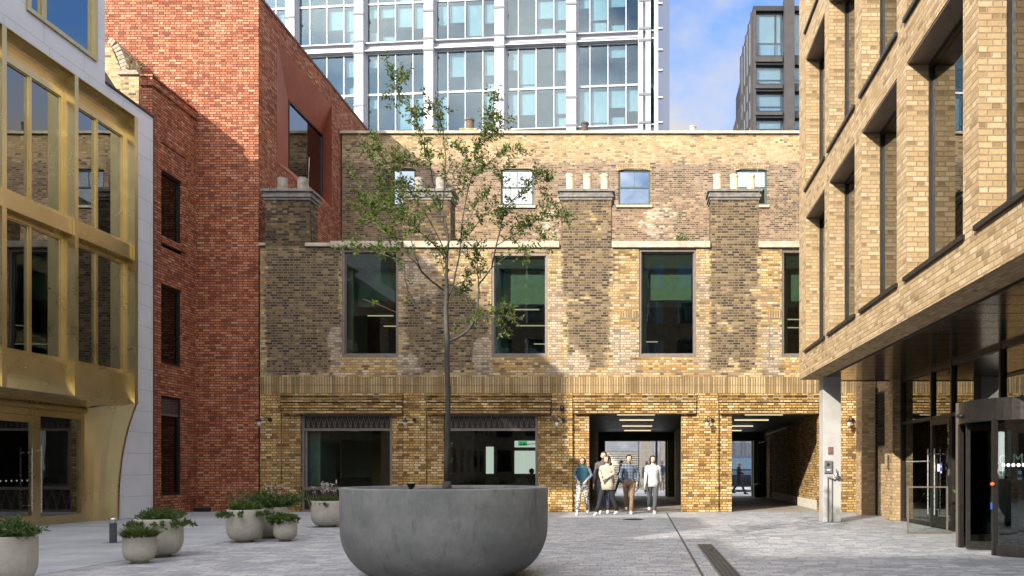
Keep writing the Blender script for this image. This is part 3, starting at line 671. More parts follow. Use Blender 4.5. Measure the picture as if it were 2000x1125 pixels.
# ------------------------------------------------------------------ red brick building
RY = 24.6; RX = -11.5; WX = -13.38; RT = 15.45; WT = 12.0
red = thing('red_brick_building', 'tall red brick building with copper framed corner window beside the old yellow building', 'building', (-12.5, RY, 0))
b = MB(); b.wall('y', RY, -18.5, RX, 0, RT, (), 4)
ry0, ry1 = 25.84, 30.4
cop = [(ry0, ry1, 10.95, 14.77)]
b.wall('x', RX, RY, 40, 0, RT, cop, 4, 1)
b.face((-18.5, RY, RT), (RX, RY, RT), (RX, 40, RT), (-18.5, 40, RT))
b.build('wall', BRR, red)
b = MB(); b.box(-18.5, RX+.03, RY-.03, 40, RT+.003, RT+.09); b.build('coping', plain('red_coping', (.16, .05, .035), .7), red)
# tapered copper surround
b = MB(); yo = (ry0, ry1); zo = (10.95, 14.77); gx = RX-.42; yi = (27.65, 30.85-.25); zi = (11.42, 13.75)
oq = [(RX+.004, yo[0], zo[0]), (RX+.004, yo[1], zo[0]), (RX+.004, yo[1], zo[1]), (RX+.004, yo[0], zo[1])]; iq = [(gx, yi[0], zi[0]), (gx, yi[1], zi[0]), (gx, yi[1], zi[1]), (gx, yi[0], zi[1])]
for k in range(4):
    k2 = (k+1) % 4; b.face(oq[k], oq[k2], iq[k2], iq[k])
wn_ = b.build('window', COP, red)
b = MB(); b.frame('x', gx-.06, gx+.02, yi[0], yi[1], zi[0], zi[1], .06); b.build('frame', BRZ, wn_)
b = MB(); b.box(gx-.035, gx-.03, yi[0]+.05, yi[1]-.05, zi[0]+.05, zi[1]-.05); b.build('glass', GO, wn_)
b = MB(); b.wall('x', gx-1.5, 26.5, 31.5, 11, 14.2, (), 9, 1); b.build('interior_wall', IND, wn_)
# lower wing facing the court
wy0, wy1 = 22.40, RY
def ww(pxa, pxb, ya, yb):                                   # window on plane WX from photo edges, mean heights
    Ya = -WX*F/(VX-pxa); Yb = -WX*F/(VX-pxb); return Ya, Yb
wins = [(22.82, 23.86, PZ(330, 22.85), PZ(482, 22.85)), (22.82, 23.86, PZ(553, 22.85), PZ(709, 22.85)), (22.82, 23.86, PZ(772, 22.85), PZ(968, 22.85))]
wins = [(a, c, zb, zt) for a, c, zt, zb in wins]
b = MB(); b.wall('x', WX, wy0, wy1, 0, WT, [(w_[0], w_[1], w_[2], w_[3]) for w_ in wins], 4, 1)
for w_ in wins: b.reveal('x', WX, -.20, *w_)
b.face((-13.66, wy0, 0), (WX, wy0, 0), (WX, wy0, WT), (-13.66, wy0, WT)); b.face((-13.66, wy0, WT), (WX, wy0, WT), (WX, wy1, WT), (-13.66, wy1, WT)); b.face((-13.66, wy1, 9), (-13.66, wy0, 9), (-13.66, wy0, WT), (-13.66, wy1, WT)); b.face((-18, wy0, 0), (-13.67, wy0, 0), (-13.67, wy0, 9.6), (-18, wy0, 9.6)); b.face((-18, wy0, 9.6), (-13.67, wy0, 9.6), (-13.67, wy1, 9.6), (-18, wy1, 9.6))
b.build('wing_wall', BRR, red)
b = MB(); b.box(-13.7, WX+.05, wy0-.05, wy1-.003, WT-.25, WT-.18); b.box(-13.7, WX+.025, wy0-.025, wy1-.003, WT+.003, WT+.06); b.build('parapet_band', BRR, red)
for z0, z1 in ((10.1, 10.4), (7.35, 7.62)):                  # recessed head bands over the blind panels
    b = MB(); b.box(WX-.1, WX+.035, 22.8, 24.0, z1-.02, z1+.15); b.box(WX-.1, WX+.035, 23.98, 24.12, z0-2.1 if z1 > 9 else z0-.1, z1-.021); b.build('brick_hood', BRR, red)
for k, w_ in enumerate(wins):
    b = MB(); b.frame('x', WX-.18, WX-.06, w_[0]+.01, w_[1]-.01, w_[2]+.01, w_[3]-.01, .06); fr_ = b.build('window', BRZ, red)
    zt = w_[3]-.07
    if k == 2:
        b = MB(); z = w_[3]-.5
        b.box(WX-.16, WX-.07, w_[0]+.07, w_[1]-.07, z-.05, z)
        while z < w_[3]-.09: b.box(WX-.15, WX-.08, w_[0]+.07, w_[1]-.07, z, z+.02); z += .045
        b.build('louvre', BRZL, fr_); zt = w_[3]-.55
    b = MB(); b.box(WX-.125, WX-.12, w_[0]+.06, w_[1]-.06, w_[2]+.06, zt); b.build('glass', GW, fr_)
    b = MB(); b.box(WX-.26, WX-.24, w_[0]+.30, w_[1]-.18, w_[2], w_[3]); b.build('blind', plain('pale_green_lining', (.62, .72, .64), .8), fr_)
    b = MB(); b.box(WX-1.5, WX-1.4, w_[0]-1, w_[1]+2, w_[2]-.2, w_[3]+.2); b.build('interior_wall', IND, fr_)
b = MB(); b.box(-13.33, -12.9, 24.35, 24.56, 0, .12); tag(b.build('equipment_box', BLK, bevel=.02), 'small flat black box on the paving against the red brick corner', 'box')

# old gable and chimney glimpsed above the white roof
og = thing('old_gable', 'pale old brick gable with curved coping and chimney block behind the white roof', 'gable', (-15, 24.1, 10.5))
def gp(px, py, Y=23.9): return (PX(px, Y), Y, PZ(py, Y))
b = MB(); pts = [gp(206, 92), gp(216, 88), gp(238, 140), gp(262, 146), gp(283, 150), gp(283, 220), gp(200, 220), gp(200, 120)]
i0 = 0
for dy in (0, .5): b.v += [(p[0], p[1]+dy, p[2]) for p in pts]
n = len(pts); b.f.append(tuple(range(n-1, -1, -1))[::-1]); b.f.append(tuple(range(n, 2*n))[::-1])
for k in range(n): b.f.append((k, k+n, (k+1) % n+n, (k+1) % n))
b.build('wall', BEND, og)
b = MB(); prev = None
arc = [(208, 84), (218, 91), (225, 103), (231, 118), (236, 132), (240, 143)]
for k in range(len(arc)-1):
    for s_ in range(2):
        a = [arc[k][i]+(arc[k+1][i]-arc[k][i])*(s_*.5+.03) for i in (0, 1)]; c = [arc[k][i]+(arc[k+1][i]-arc[k][i])*(s_*.5+.46) for i in (0, 1)]
        A = Vector(gp(*a, 23.7)); C = Vector(gp(*c, 23.7)); dn = Vector((C.z-A.z, 0, -(C.x-A.x))).normalized()*(-.2)
        i0 = len(b.v)
        for dy in (0, .75): b.v += [tuple(A+Vector((0, dy, 0))), tuple(C+Vector((0, dy, 0))), tuple(C+dn+Vector((0, dy, 0))), tuple(A+dn+Vector((0, dy, 0)))]
        b.f += [tuple(i0+j for j in q_) for q_ in ((0, 1, 2, 3), (7, 6, 5, 4), (0, 4, 5, 1), (1, 5, 6, 2), (2, 6, 7, 3), (3, 7, 4, 0))]
b.build('curved_coping', plain('dull_stone', (.27, .22, .16), .9, 0, .3, 9, .4), og)
b = MB(); x0, x1 = PX(237, 23.2), PX(271, 23.2); z0, z1 = 9.9, PZ(147, 23.2)
b.box(x0, x1, 23.2, 23.5, z0, z1); b.build('chimney_block', BEND, og)
b = MB(); b.box(x0-.07, x1+.03, 23.13, 23.56, z1+.002, z1+.06); b.box(x0, x1-.05, 23.2, 23.5, z1+.062, z1+.15); b.build('cap', plain('dull_cap_stone', (.27, .22, .16), .9, 0, .3, 9, .4), og)
b = MB(); i0 = 0
q = [(-14.5, 20.15, 12.1), (-13.66, 20.15, 10.80), (-13.66, 22.0, 10.80), (-14.5, 22.0, 12.1)]; b.face(*q); b.face(*[(x, y, z-.1) for x, y, z in reversed(q)]); b.build('slate_roof', plain('slate', (.05, .055, .065), .6, 0, .4, 12, .6), og)

# ------------------------------------------------------------------ plants: leaf helpers
def leaf(b, p, d, ln, wd, up=None):
    d = Vector(d).normalized(); s = d.cross(Vector(up or (random.uniform(-1, 1), random.uniform(-1, 1), random.uniform(-.3, 1))))
    if s.length < 1e-3: s = Vector((1, 0, 0))
    s = s.normalized(); p = Vector(p); m = p+d*ln*.45; nrm = d.cross(s)*ln*.12
    i = len(b.v); b.v += [tuple(p), tuple(m+s*wd/2+nrm), tuple(p+d*ln-nrm*.6), tuple(m-s*wd/2+nrm)]
    b.f.append((i, i+1, i+2, i+3))
def rv(s=1.): return Vector((random.uniform(-s, s), random.uniform(-s, s), random.uniform(-s, s)))
def bush(b, c, rx, rz, n, ln, wd, stems=None):
    c = Vector(c)
    for k in range(n):
        v = rv(); v = v.normalized()*(random.random()**.4); p = c+Vector((v.x*rx, v.y*rx, abs(v.z)*rz))
        leaf(b, p, Vector((v.x, v.y, .5+random.random()*.6))+rv(.5), ln*random.uniform(.6, 1.3), wd*random.uniform(.7, 1.3))
b = MB(); br = MB()
for bx_, bz_, hh_ in ((252, 140, 30), (272, 139, 14)):
    p0 = Vector(gp(bx_, bz_, 23.5)); h_ = hh_*23.5/F
    br.tube([p0-Vector((0, 0, .1)), p0+Vector((.02, 0, h_))], .008, 5)
    for k in range(22 if hh_ > 20 else 18):
        tt = random.random(); leaf(b, p0+Vector((0, 0, h_*tt)), (random.choice((-1, 1))*.8, random.uniform(-.4, .4), .7), .16, .05)
pl_ = thing('weed_plant', 'brownish weed growing on top of the old chimney block by the white roof', 'plant', gp(252, 140, 23.5), group='weeds rooted in the old masonry')
b.build('leaves', LFD, pl_); br.build('stem', TWIG, pl_)
b = MB(); p0 = Vector((FX(1333), LC+.35, ZT+.17)); bush(b, p0, .22, .38, 260, .06, .03)
pl_ = thing('weed_bush', 'small green weed bush on the pale coping between the two right chimney stacks', 'plant', p0, group='weeds rooted in the old masonry'); b.build('leaves', LF2, pl_)
br = MB()
for k in range(6): br.tube([p0-Vector((0, 0, .06)), p0+Vector((random.uniform(-.12, .12), 0, .25))], .005, 4)
br.build('stem', TWIG, pl_)

# ------------------------------------------------------------------ white clad building with gold bay
GX = -12.66; WHX = -13.15; GE = 20.6
wb = thing('white_clad_building', 'white panelled building with a projecting two storey gold metal bay', 'building', (-13.2, 16, 0))
b = MB()
zt_ = 12.95
b.wall('x', WHX, 20.62, 22.05, 0, 10.72, (), 9, 1); b.wall('x', WHX, 5, 20.62, 10.12, 10.72, (), 9, 1)
up = [(17.5, 19.75, 11.08, 14), (13.0, 16.6, 11.08, 14)]
b.wall('x', WHX, 7.4, 20.08, 10.72, zt_, [(a, c, z0, zt_-.12) for a, c, z0, z1 in up], 9, 1)
b.face((-18, 22.05, 0), (WHX, 22.05, 0), (WHX, 22.05, 10.72), (-18, 22.05, 10.72))
b.face((-18, 22.05, 10.72), (WHX, 22.05, 10.72), (WHX, 20.08, 10.72), (-18, 20.08, 10.72))
b.face((-18, 20.08, 10.72), (WHX, 20.08, 10.72), (WHX, 20.08, zt_), (-18, 20.08, zt_))
b.face((-18, 7.4, zt_), (WHX, 7.4, zt_), (WHX, 20.08, zt_), (-18, 20.08, zt_))
b.build('wall', WHT, wb)
b = MB(); b.box(WHX-.5, WHX+.03, 20.09, 22.07, 10.725, 10.78); b.build('roof_edge', BLK, wb)
b = MB(); b.box(WHX-.06, WHX-.005, 22.06, 22.12, 0, 10.7); b.build('movement_joint', BLK, wb)
for a, c, z0, z1 in up:
    z1 = zt_-.13
    b = MB(); b.frame('x', WHX-.06, WHX+.05, a+.003, c-.003, z0+.003, z1, .09); b.box(WHX-.04, WHX+.03, c-1.75, c-1.68, z0+.093, z1-.09); fr_ = b.build('upper_window', GOLD if a > 17 else BLK, wb)
    b = MB(); b.box(WHX-.05, WHX-.045, a+.08, c-.08, z0+.08, z1-.08); b.build('glass', GG, fr_)
    b = MB(); b.box(WHX-1.6, WHX-1.5, a-1, c+1, z0-.2, z1+.1); b.build('interior_wall', IND, fr_)
# gold bay upper storeys: fins, spandrels, windows
bays = [(12.0, 14.1), (14.22, 16.22), (16.34, 18.30), (18.42, 20.46)]
zc0, zc1 = 2.9, 10.1; gxr = -12.95
def fin(y0, y1):
    b = MB(); prof = [(GX, zc1), (GX, 3.55), (GX, 3.0)]
    b.box(gxr-.1, GX, y0, y1, zc0, zc1); return b
for k, (y0, y1) in enumerate([(14.1, 14.22), (16.22, 16.34), (18.30, 18.42), (20.46, GE)]):
    fin(y0, y1).build('fin', GOLD, wb)
for y0, y1 in bays:
    # concave cove at the top
    b = MB(); n = 8; cs = []
    for k in range(n+1):
        a = math.pi/2*k/n; cs.append((GX-.02-.26*(1-math.cos(a)) if False else GX-.02-.27*math.sin(a), zc1-.02-.42*(1-math.cos(a))))
    for k in range(n): b.face((cs[k][0], y0, cs[k][1]), (cs[k+1][0], y0, cs[k+1][1]), (cs[k+1][0], y1, cs[k+1][1]), (cs[k][0], y1, cs[k][1]))
    b.box(gxr-.1, GX, y0, y1, zc1-.02, zc1); b.build('cornice_cove', GOLD, wb)
    # spandrel between floors
    b = MB(); b.box(gxr-.06, GX-.06, y0, y1, 6.50, 6.86); b.build('spandrel', GOLD, wb, bevel=.01)
    # skirt: vertical then flaring inward at the bottom
    b = MB(); sk = [(GX-.10, 3.62), (GX-.10, 3.35)]+[(GX-.10+.10*(k/6)**2, 3.35-.45*(k/6)) for k in range(1, 7)]
    for k in range(len(sk)-1): b.face((sk[k][0], y0, sk[k][1]), (sk[k][0], y1, sk[k][1]), (sk[k+1][0], y1, sk[k+1][1]), (sk[k+1][0], y0, sk[k+1][1]))
    b.face((gxr-.1, y0, 3.62), (gxr-.1, y1, 3.62), (GX-.10, y1, 3.62), (GX-.10, y0, 3.62)); b.build('skirt', GOLD, wb, smooth=True)
    for z0, z1 in ((3.62, 6.50), (6.86, 9.66)):
        b = MB(); b.frame('x', gxr-.05, gxr+.05, y0+.002, y1-.002, z0+.002, z1-.002, .09, .1, .1); ym = (y0+y1)/2-.02; b.box(gxr-.04, gxr+.045, ym-.035, ym+.035, z0+.102, z1-.102)
        b.frame('x', gxr-.03, gxr+.02, y0+.093, ym-.036, z0+.103, z1-.103, .025); b.frame('x', gxr-.03, gxr+.02, ym+.036, y1-.093, z0+.103, z1-.103, .025)
        fr_ = b.build('bay_window', GOLD, wb)
        b = MB(); b.box(gxr-.018, gxr-.012, y0+.1, y1-.1, z0+.11, z1-.11); b.build('glass', GG, fr_)
        b = MB(); b.box(gxr-.6, gxr-.56, y0+1.15, y1-.35, z0+.0, z1); b.build('blind', GBL, fr_)
b = MB(); b.box(-17, -15.6, 7, 20.5, 3, 10.5); b.box(-16, gxr-.15, 20.47, 20.58, 3, 10.1); b.build_each('interior_wall', IND, wb)
b = MB()
for z in (3.3, 6.62, 9.9): b.box(-16, gxr-.12, 7, 20.45, z-.12, z+.12)
b.build('floor_slab', IND, wb)
for ys, zs in ((17.6, 5.9), (19.3, 5.9)):
    b = MB(); b.box(-14.6, -14.2, ys, ys+.5, zs, zs+.03); b.build('strip_light', STRIP, wb)
# end fin following the curve, and soffit / diagonal reveal / door screen
cur = []
for k in range(15):
    t_ = k/14; z = 2.95*(t_); u = 1-(1-t_)**0  # height up the curve
    xx = -13.13+.47*(t_**2.6); cur.append((xx, z))
b = MB(); 
for k in range(14):
    (xa, za), (xb, zb) = cur[k], cur[k+1]
    i0 = len(b.v); b.v += [(xa, GE-.12, za), (xa, GE, za), (xa-.35, GE, za), (xa-.35, GE-.12, za), (xb, GE-.12, zb), (xb, GE, zb), (xb-.35, GE, zb), (xb-.35, GE-.12, zb)]
    b.f += [tuple(i0+j for j in q_) for q_ in ((0, 1, 5, 4), (3, 0, 4, 7), (1, 2, 6, 5))]
b.build('curved_end_fin', GOLD, wb, smooth=True)
# white panel below the bay end follows behind the fin already (wall starts at 20.62)
DX = -13.52; DE = 19.75; ZD = 2.72
b = MB(); n = 14                                             # reveal lofted from the door jamb to the fin curve
for k in range(14):
    (xa, za), (xb, zb) = cur[k], cur[k+1]
    za2, zb2 = za*ZD/2.95, zb*ZD/2.95
    for s_ in range(6):
        f0, f1 = s_/6, (s_+1)/6
        def q(f, xc, zc, zd):
            bow = .10*math.sin(math.pi*f); return (DX+(xc-DX)*f-.06*math.sin(math.pi*f), DE+(GE-.12-DE)*f+bow, zd+(zc-zd)*f)
        b.face(q(f0, xa, za, za2), q(f1, xa, za, za2), q(f1, xb, zb, zb2), q(f0, xb, zb, zb2))
b.build('curved_reveal', GOLD, wb, smooth=True)
b = MB()                                                     # coved soffit from skirt bottom to door head
sf = [(GX, 2.9), (GX-.12, 2.86), (GX-.35, 2.84), (GX-.55, 2.80), (DX+.12, 2.74), (DX, 2.66), (DX, 2.60)]
for k in range(len(sf)-1): b.face((sf[k][0], 7.5, sf[k][1]), (sf[k][0], DE+(.6 if k < 3 else 0), sf[k][1]), (sf[k+1][0], DE+(.6 if k < 2 else 0), sf[k+1][1]), (sf[k+1][0], 7.5, sf[k+1][1]))
b.build('soffit', GOLD, wb, smooth=True)
b = MB(); b.tube([(DX+.1, 7.5, 2.68), (DX+.1, DE, 2.68)], .075, 12); b.build('round_moulding', GOLD, wb, smooth=True)
# ground screen: posts and glass, door
b = MB(); ps = [12.2, 14.6, 16.95, 18.30, DE]
for y in ps: b.box(DX-.06, DX+.05, y-.06, y+.06, 0, 2.6)
b.box(DX-.05, DX+.04, 7.5, DE-.061, 2.48, 2.6) if False else None
for a, c in zip(ps, ps[1:]): b.box(DX-.05, DX+.045, a+.061, c-.061, 2.46, 2.6); 
for a, c in ((12.2, 14.6), (14.6, 16.95), (18.30, DE)): b.box(DX-.05, DX+.045, a+.061, c-.061, 0, .2)
b.build('entrance_screen', GOLD, wb)
b = MB()
for a, c in ((12.2, 14.6), (14.6, 16.95), (18.30, DE)): b.box(DX-.01, DX-.004, a+.06, c-.06, .2, 2.46)
b.build_each('screen_glass', GG, wb)
b = MB(); b.frame('x', DX-.03, DX+.06, 17.02, 18.23, .02, 2.45, .13, .22, .15); dr = b.build('entrance_door', GOLD, wb)
b = MB(); b.box(DX+.01, DX+.016, 17.14, 18.11, .23, 2.31); b.build('glass', GG, dr)
b = MB()
for yy, z0, z1 in ((17.98, .35, 1.75), (18.26, .3, 1.8)):
    b.tube([(DX+.14, yy, z0), (DX+.14, yy, z1)], .017, 8); b.tube([(DX+.05, yy, z0+.12), (DX+.14, yy, z0+.12)], .012, 6); b.tube([(DX+.05, yy, z1-.12), (DX+.14, yy, z1-.12)], .012, 6)
b.build('pull_handle', STEEL, dr)
for z in (1.25, 2.0, 2.25):
    b = MB(); b.box(DX+.055, DX+.09, 17.03, 17.10, z-.05, z+.05); b.tube([(DX+.09, 17.02, z-.06), (DX+.09, 17.02, z+.06)], .018, 8); b.build('hinge', STEEL, dr)
b = MB()
for k in range(6): b.disc((DX+.02, 17.25+.15*k, 1.02), (1, 0, 0), .018)
b.build('glass_dot', PLAS, dr)
b = MB(); b.box(-16.5, -16.4, 10, 20.2, 0, 2.9); b.box(-16.4, DX-.1, DE+.08, DE+.18, 0, 2.9); b.build_each('lobby_wall', IND, wb)
b = MB(); b.box(-16.4, -13.62, 10, DE, .0, .01); b.build('lobby_floor', plain('lobby_floor_grey', (.12, .12, .12), .5), wb)
for yy, lab in ((17.35, 'crumpled pale green dust sheet heaped behind the gold glass door'), (18.75, 'crumpled pale green sheet heaped behind the side glass near the gold door')):
    b = MB(); n = 14; i0 = 0
    for i in range(n+1):
        for j in range(n+1):
            x = -13.95+.32*i/n; y = yy+.62*j/n; e = math.sin(math.pi*i/n)*math.sin(math.pi*j/n)
            b.v.append((x, y, .012+e*(.16+.10*noise.noise(Vector((x*7, y*7, 1)))+.05*noise.noise(Vector((x*22, y*22, 2))))))
    for i in range(n):
        for j in range(n): k = i*(n+1)+j; b.f.append((k, k+n+1, k+n+2, k+1))
    tag(b.build('dust_sheet', plain('sheet_plastic', (.40, .50, .44), .4)), lab, 'dust sheet', 'crumpled sheets behind the gold entrance glass')
# rest of the left row (beyond the left frame edge), stepped roofline that shapes the light in the court
b = MB()
for y0, y1, h_ in ((-1.1, 7.38, 9.0), (-4.7, -1.1, 12), (-7.6, -4.7, 9.8), (-10.7, -7.6, 12), (-11.7, -10.7, 9.8), (-26, -11.7, 12)):
    b.box(-18.5, -13.2, y0, y1, 0, h_)
lr = thing('unseen_brick_terrace', 'unseen brown brick terrace left of the court, roofline stepped to shape the light', 'building', (-15, -5, 0)); b.build('wall', BRK_OFF, lr)
b = MB(); y = -24.
while y < 6:
    for z in (1, 4.2, 7.0): b.box(-13.3, -13.185, y, y+1.2, z, z+1.7)
    y += 2.4
b.build('window', GSASH, lr)
bb = thing('unseen_shade_block', 'unseen brown brick block added behind the viewpoint to shade the court', 'building', (0, -14, 0))  # unseen block added to shade the foreground and darken window reflections
b = MB(); b.box(-45, 30, -36, -29.5, 0, 22); b.build('wall', BRK_OFF, bb)
b = MB()
for k in range(25):
    for z in (1, 4.4, 8.0, 11.6, 15.2, 18.6): b.box(-43+k*2.9, -41.4+k*2.9, -29.52, -29.485, z, z+2.1)
b.build('window', GSASH, bb)

# ------------------------------------------------------------------ buff brick office with the overhang
OX = 3.94; GXO = 4.29
of = thing('buff_brick_office', 'modern buff brick office block overhanging its glazed ground floor entrance', 'building', (6, 12, 0))
piers = [(19.64, 20.47), (17.2, 17.63), (14.66, 15.15), (12.17, 12.65), (9.57, 10.04), (7.07, 7.54), (4.57, 5.04), (2.0, 2.54)]
opsO = []; rows = [(4.10, 7.31), (7.96, 11.10), (11.75, 14.9)]
for (a0, a1), (c0, c1) in zip(piers, piers[1:]):
    for z0, z1 in rows: opsO.append((c1, a0, z0, z1))
b = MB(); b.wall('x', OX, 2.0, 20.47, 3.5, 15.6, opsO, 9, -1)
for o_ in opsO: b.reveal('x', OX, .34, *o_, bottom=False)
b.face((OX, 20.47, 3.5), (9, 20.47, 3.5), (9, 20.47, 15.6), (OX, 20.47, 15.6)); b.face((9, 2.0, 3.5), (OX, 2.0, 3.5), (OX, 2.0, 15.6), (9, 2.0, 15.6))
b.face((OX, 2.0, 3.5), (4.44, 2.0, 3.5), (4.44, 20.47, 3.5), (OX, 20.47, 3.5))
b.build('wall', BRF, of)
b = MB(); b.box(OX-.03, 9.2, 1.97, 20.5, 15.602, 15.72); b.build('roof', LEAD, of)
for a0, a1, z0, z1 in opsO:
    if a1 < 6.5 and z0 > 11: continue
    b = MB(); b.frame('x', GXO-.03, GXO+.06, a0+.012, a1-.012, z0+.05, z1-.03, .055, .05, .07)
    fr_ = b.build('office_window', BRZ, of)
    b = MB(); b.box(GXO+.01, GXO+.016, a0+.06, a1-.06, z0+.09, z1-.09); b.build('glass', GO, fr_)
    b = MB(); b.box(OX-.05, GXO-.031, a0-.06, a1+.06, z0-.03, z0+.03); b.build('sill', BRZ, fr_)
    b = MB(); b.box(OX+.012, GXO-.031, a0+.005, a1-.005, z1-.025, z1-.003); b.build('head_lining', BRZL, fr_)
b = MB()
for z in (3.7, 7.6, 11.4, 15.2): b.box(4.42, 9, 2.1, 20.3, z-.15, z+.15)
b.build_each('floor_slab', INW, of)
b = MB(); b.box(8.8, 8.95, 2.1, 20.4, 3.9, 15.3); b.box(4.45, 8.8, 20.3, 20.4, 3.9, 15.3); b.build_each('interior_wall', INW, of)
# soffit boards under the overhang
b = MB(); y = 2.0
while y < 20.4:
    e = min(y+.57, 20.42); b.box(4.455, 6.52, y, e, 3.475, 3.5); y += .6
b.build('soffit', SOFM, of)
b = MB(); b.box(4.445, 6.5, 2.0, 20.4, 3.505, 3.55); b.build('soffit_void', BLK, of)
b = MB(); b.box(4.44, 4.455, 2.0, 20.42, 3.46, 3.52); b.box(4.455, 6.5, 20.43, 20.46, 3.46, 3.6); b.build('soffit_trim', BLK, of)
# concrete column
b = MB(); b.box(4.34, 4.77, 19.58, 20.01, 0, 3.5); pc = b.build('column', PIL, of, bevel=.008)
# ground floor brick piers and louvre
b = MB(); b.box(6.19, 6.43, 20.2, 20.85, 0, 3.5); b.build('brick_pier', BRF, of)
b = MB(); b.box(6.08, 6.47, 22.6, 23.2, 0, 4.0); b.build('brick_pier', BRF, of)
b = MB(); b.box(6.50, 6.7, 20.86, 24.0, 0, 3.9); b.build('recess_wall', BRF, of)
b = MB(); b.box(6.44, 6.49, 22.52, 22.58, 0, 3.5); b.box(6.44, 6.49, 20.87, 20.93, 0, 3.5); b.box(6.44, 6.49, 20.94, 22.5, 2.42, 2.48); b.build('recess_frame', BRZ, of)
b = MB(); z = 1.95+.0
b.box(6.46, 6.497, 21.0, 22.48, 1.9, 1.95)
while z < 3.35:
    i0 = len(b.v); b.face((6.38, 21.0, z), (6.38, 22.48, z), (6.48, 22.48, z+.06), (6.48, 21.0, z+.06)); b.face((6.38, 21.0, z-.012), (6.48, 21.0, z+.048), (6.48, 22.48, z+.048), (6.38, 22.48, z-.012)); z += .085
b.build('louvre_panel', BLK, of)
# glazed wall
GL = 6.43
b = MB(); ms = [20.15, 18.08, 16.9, 14.6, 11.0, 8.6, 6.2, 3.8]
for y in ms: b.box(GL-.05, GL+.08, y-.035, y+.035, 0, 3.474)
for a, c in zip(ms, ms[1:]):
    b.box(GL-.04, GL+.07, c+.036, a-.036, 2.36, 2.43); b.box(GL-.04, GL+.07, c+.036, a-.036, 3.40, 3.474)
    if a != 18.08: b.box(GL-.04, GL+.07, c+.036, a-.036, 0, .07)
b.build('glazed_wall_frame', BRZ, of)
b = MB()
for a, c in zip(ms, ms[1:]):
    if a != 18.08 and a != 14.6: b.box(GL+.01, GL+.016, c+.03, a-.03, .06, 2.37)
    b.box(GL+.01, GL+.016, c+.03, a-.03, 2.42, 3.42)
b.build_each('glazed_wall_glass', GO, of)
b = MB()
for k in range(24):
    b.disc((GL+.004, 19.9-.075*k, 1.45), (-1, 0, 0), .012, .003, 10)
b.build('glass_dot', PLAS, of)
b = MB(); b.frame('x', GL-.06, GL+.05, 16.94, 18.04, .02, 2.35, .10, .22, .12); dr = b.build('entrance_door', BRZ, of)
b = MB(); b.box(GL, GL+.006, 17.03, 17.95, .23, 2.24); b.build('glass', GO, dr)
b = MB()
for yy in (17.62, 18.02):
    b.tube([(GL-.13, yy, .28), (GL-.13, yy, 1.72)], .018, 8); b.tube([(GL-.13, yy, 1.6), (GL-.03, yy, 1.6)], .012, 6); b.tube([(GL-.13, yy, .4), (GL-.03, yy, .4)], .012, 6)
b.build('pull_handle', STEEL, dr)
for z in (.25, 1.2, 1.85, 2.12):
    b = MB(); b.box(GL-.08, GL-.06, 16.95, 17.0, z-.07, z+.07); b.build('hinge', STEEL, dr)
WH = plain('sign_white', (.8, .8, .8), .5); BL = plain('sign_blue', (.03, .08, .35), .5)
b = MB(); b.box(GL-.065, GL-.061, 17.36, 17.46, 1.18, 1.40); ds = b.build('door_sticker', BL, dr)
b = MB(); b.box(GL-.067, GL-.0655, 17.48, 17.62, 1.22, 1.38); b.disc((GL-.066, 17.41, 1.33), (-1, 0, 0), .025, .002); b.box(GL-.068, GL-.066, 17.375, 17.445, 1.19, 1.22); b.build('sticker_symbol', WH, ds)
b = MB(); b.box(11.0, 11.1, 3, 20.4, 0, 3.5); b.box(6.6, 11, 20.3, 20.4, 0, 3.46); b.build_each('lobby_wall', plain('lobby_plaster', (.16, .17, .14), .8), of)
b = MB(); b.box(6.55, 11, 3, 20.3, -.003, .003); b.build('lobby_floor', plain('lobby_stone', (.22, .21, .19), .35), of)
b = MB(); b.box(6.6, 11, 3, 20.3, 3.47, 3.5); b.build('lobby_ceiling', INW, of)
# revolving door
RC = Vector((6.22, 12.72, 0)); RR = 1.19
def arcpts(a0, a1, n, r=RR): return [(RC.x+r*math.cos(R(a0+(a1-a0)*k/n)), RC.y+r*math.sin(R(a0+(a1-a0)*k/n))) for k in range(n+1)]
def arcwall(b, a0, a1, n, r0, r1, z0, z1):
    o_ = arcpts(a0, a1, n, r1); i_ = arcpts(a0, a1, n, r0)
    for k in range(n):
        i0 = len(b.v)
        for z in (z0, z1): b.v += [(*i_[k], z), (*o_[k], z), (*o_[k+1], z), (*i_[k+1], z)]
        b.f += [tuple(i0+j for j in q_) for q_ in ((0, 3, 2, 1), (4, 5, 6, 7), (0, 1, 5, 4), (1, 2, 6, 5), (2, 3, 7, 6), (3, 0, 4, 7))]
rd = MB(); arcwall(rd, 0, 360, 64, RR-.12, RR+.02, 1.99, 2.32); rd.lathe(RC.x, RC.y, [(RR-.1, 2.25), (RR-.1, 2.30)], 48); rd = rd.build('revolving_door', BRZ, of)
aL, aN = 150, 212                                           # left opening between these angles
b = MB()
for a in (aL, aN, 30, -32):
    x, y = RC.x+RR*math.cos(R(a)), RC.y+RR*math.sin(R(a)); b.box(x-.034, x+.034, y-.034, y+.034, 0, 1.99)
b.build_each('post', BRZ, rd)
b = MB(); x, y = RC.x+RR*math.cos(R(aL)), RC.y+RR*math.sin(R(aL)); b.box(x-.03, x+.05, y+.06, y+.14, 0, 2.35); b.build('outer_post', BRZL, rd)
b = MB(); arcwall(b, aN+2, 326, 24, RR-.03, RR+.03, .0, .17); arcwall(b, 32, 148, 24, RR-.03, RR+.03, 0, .17); b.build_each('base_rail', BRZ, rd)
b = MB(); arcwall(b, aN+3, 325, 24, RR-.006, RR+.006, .17, 1.99); arcwall(b, 33, 147, 24, RR-.006, RR+.006, .17, 1.99); b.build_each('curved_glass', glass('drum_glass', (.5, .58, .55), .06, 1.6), rd)
b = MB()
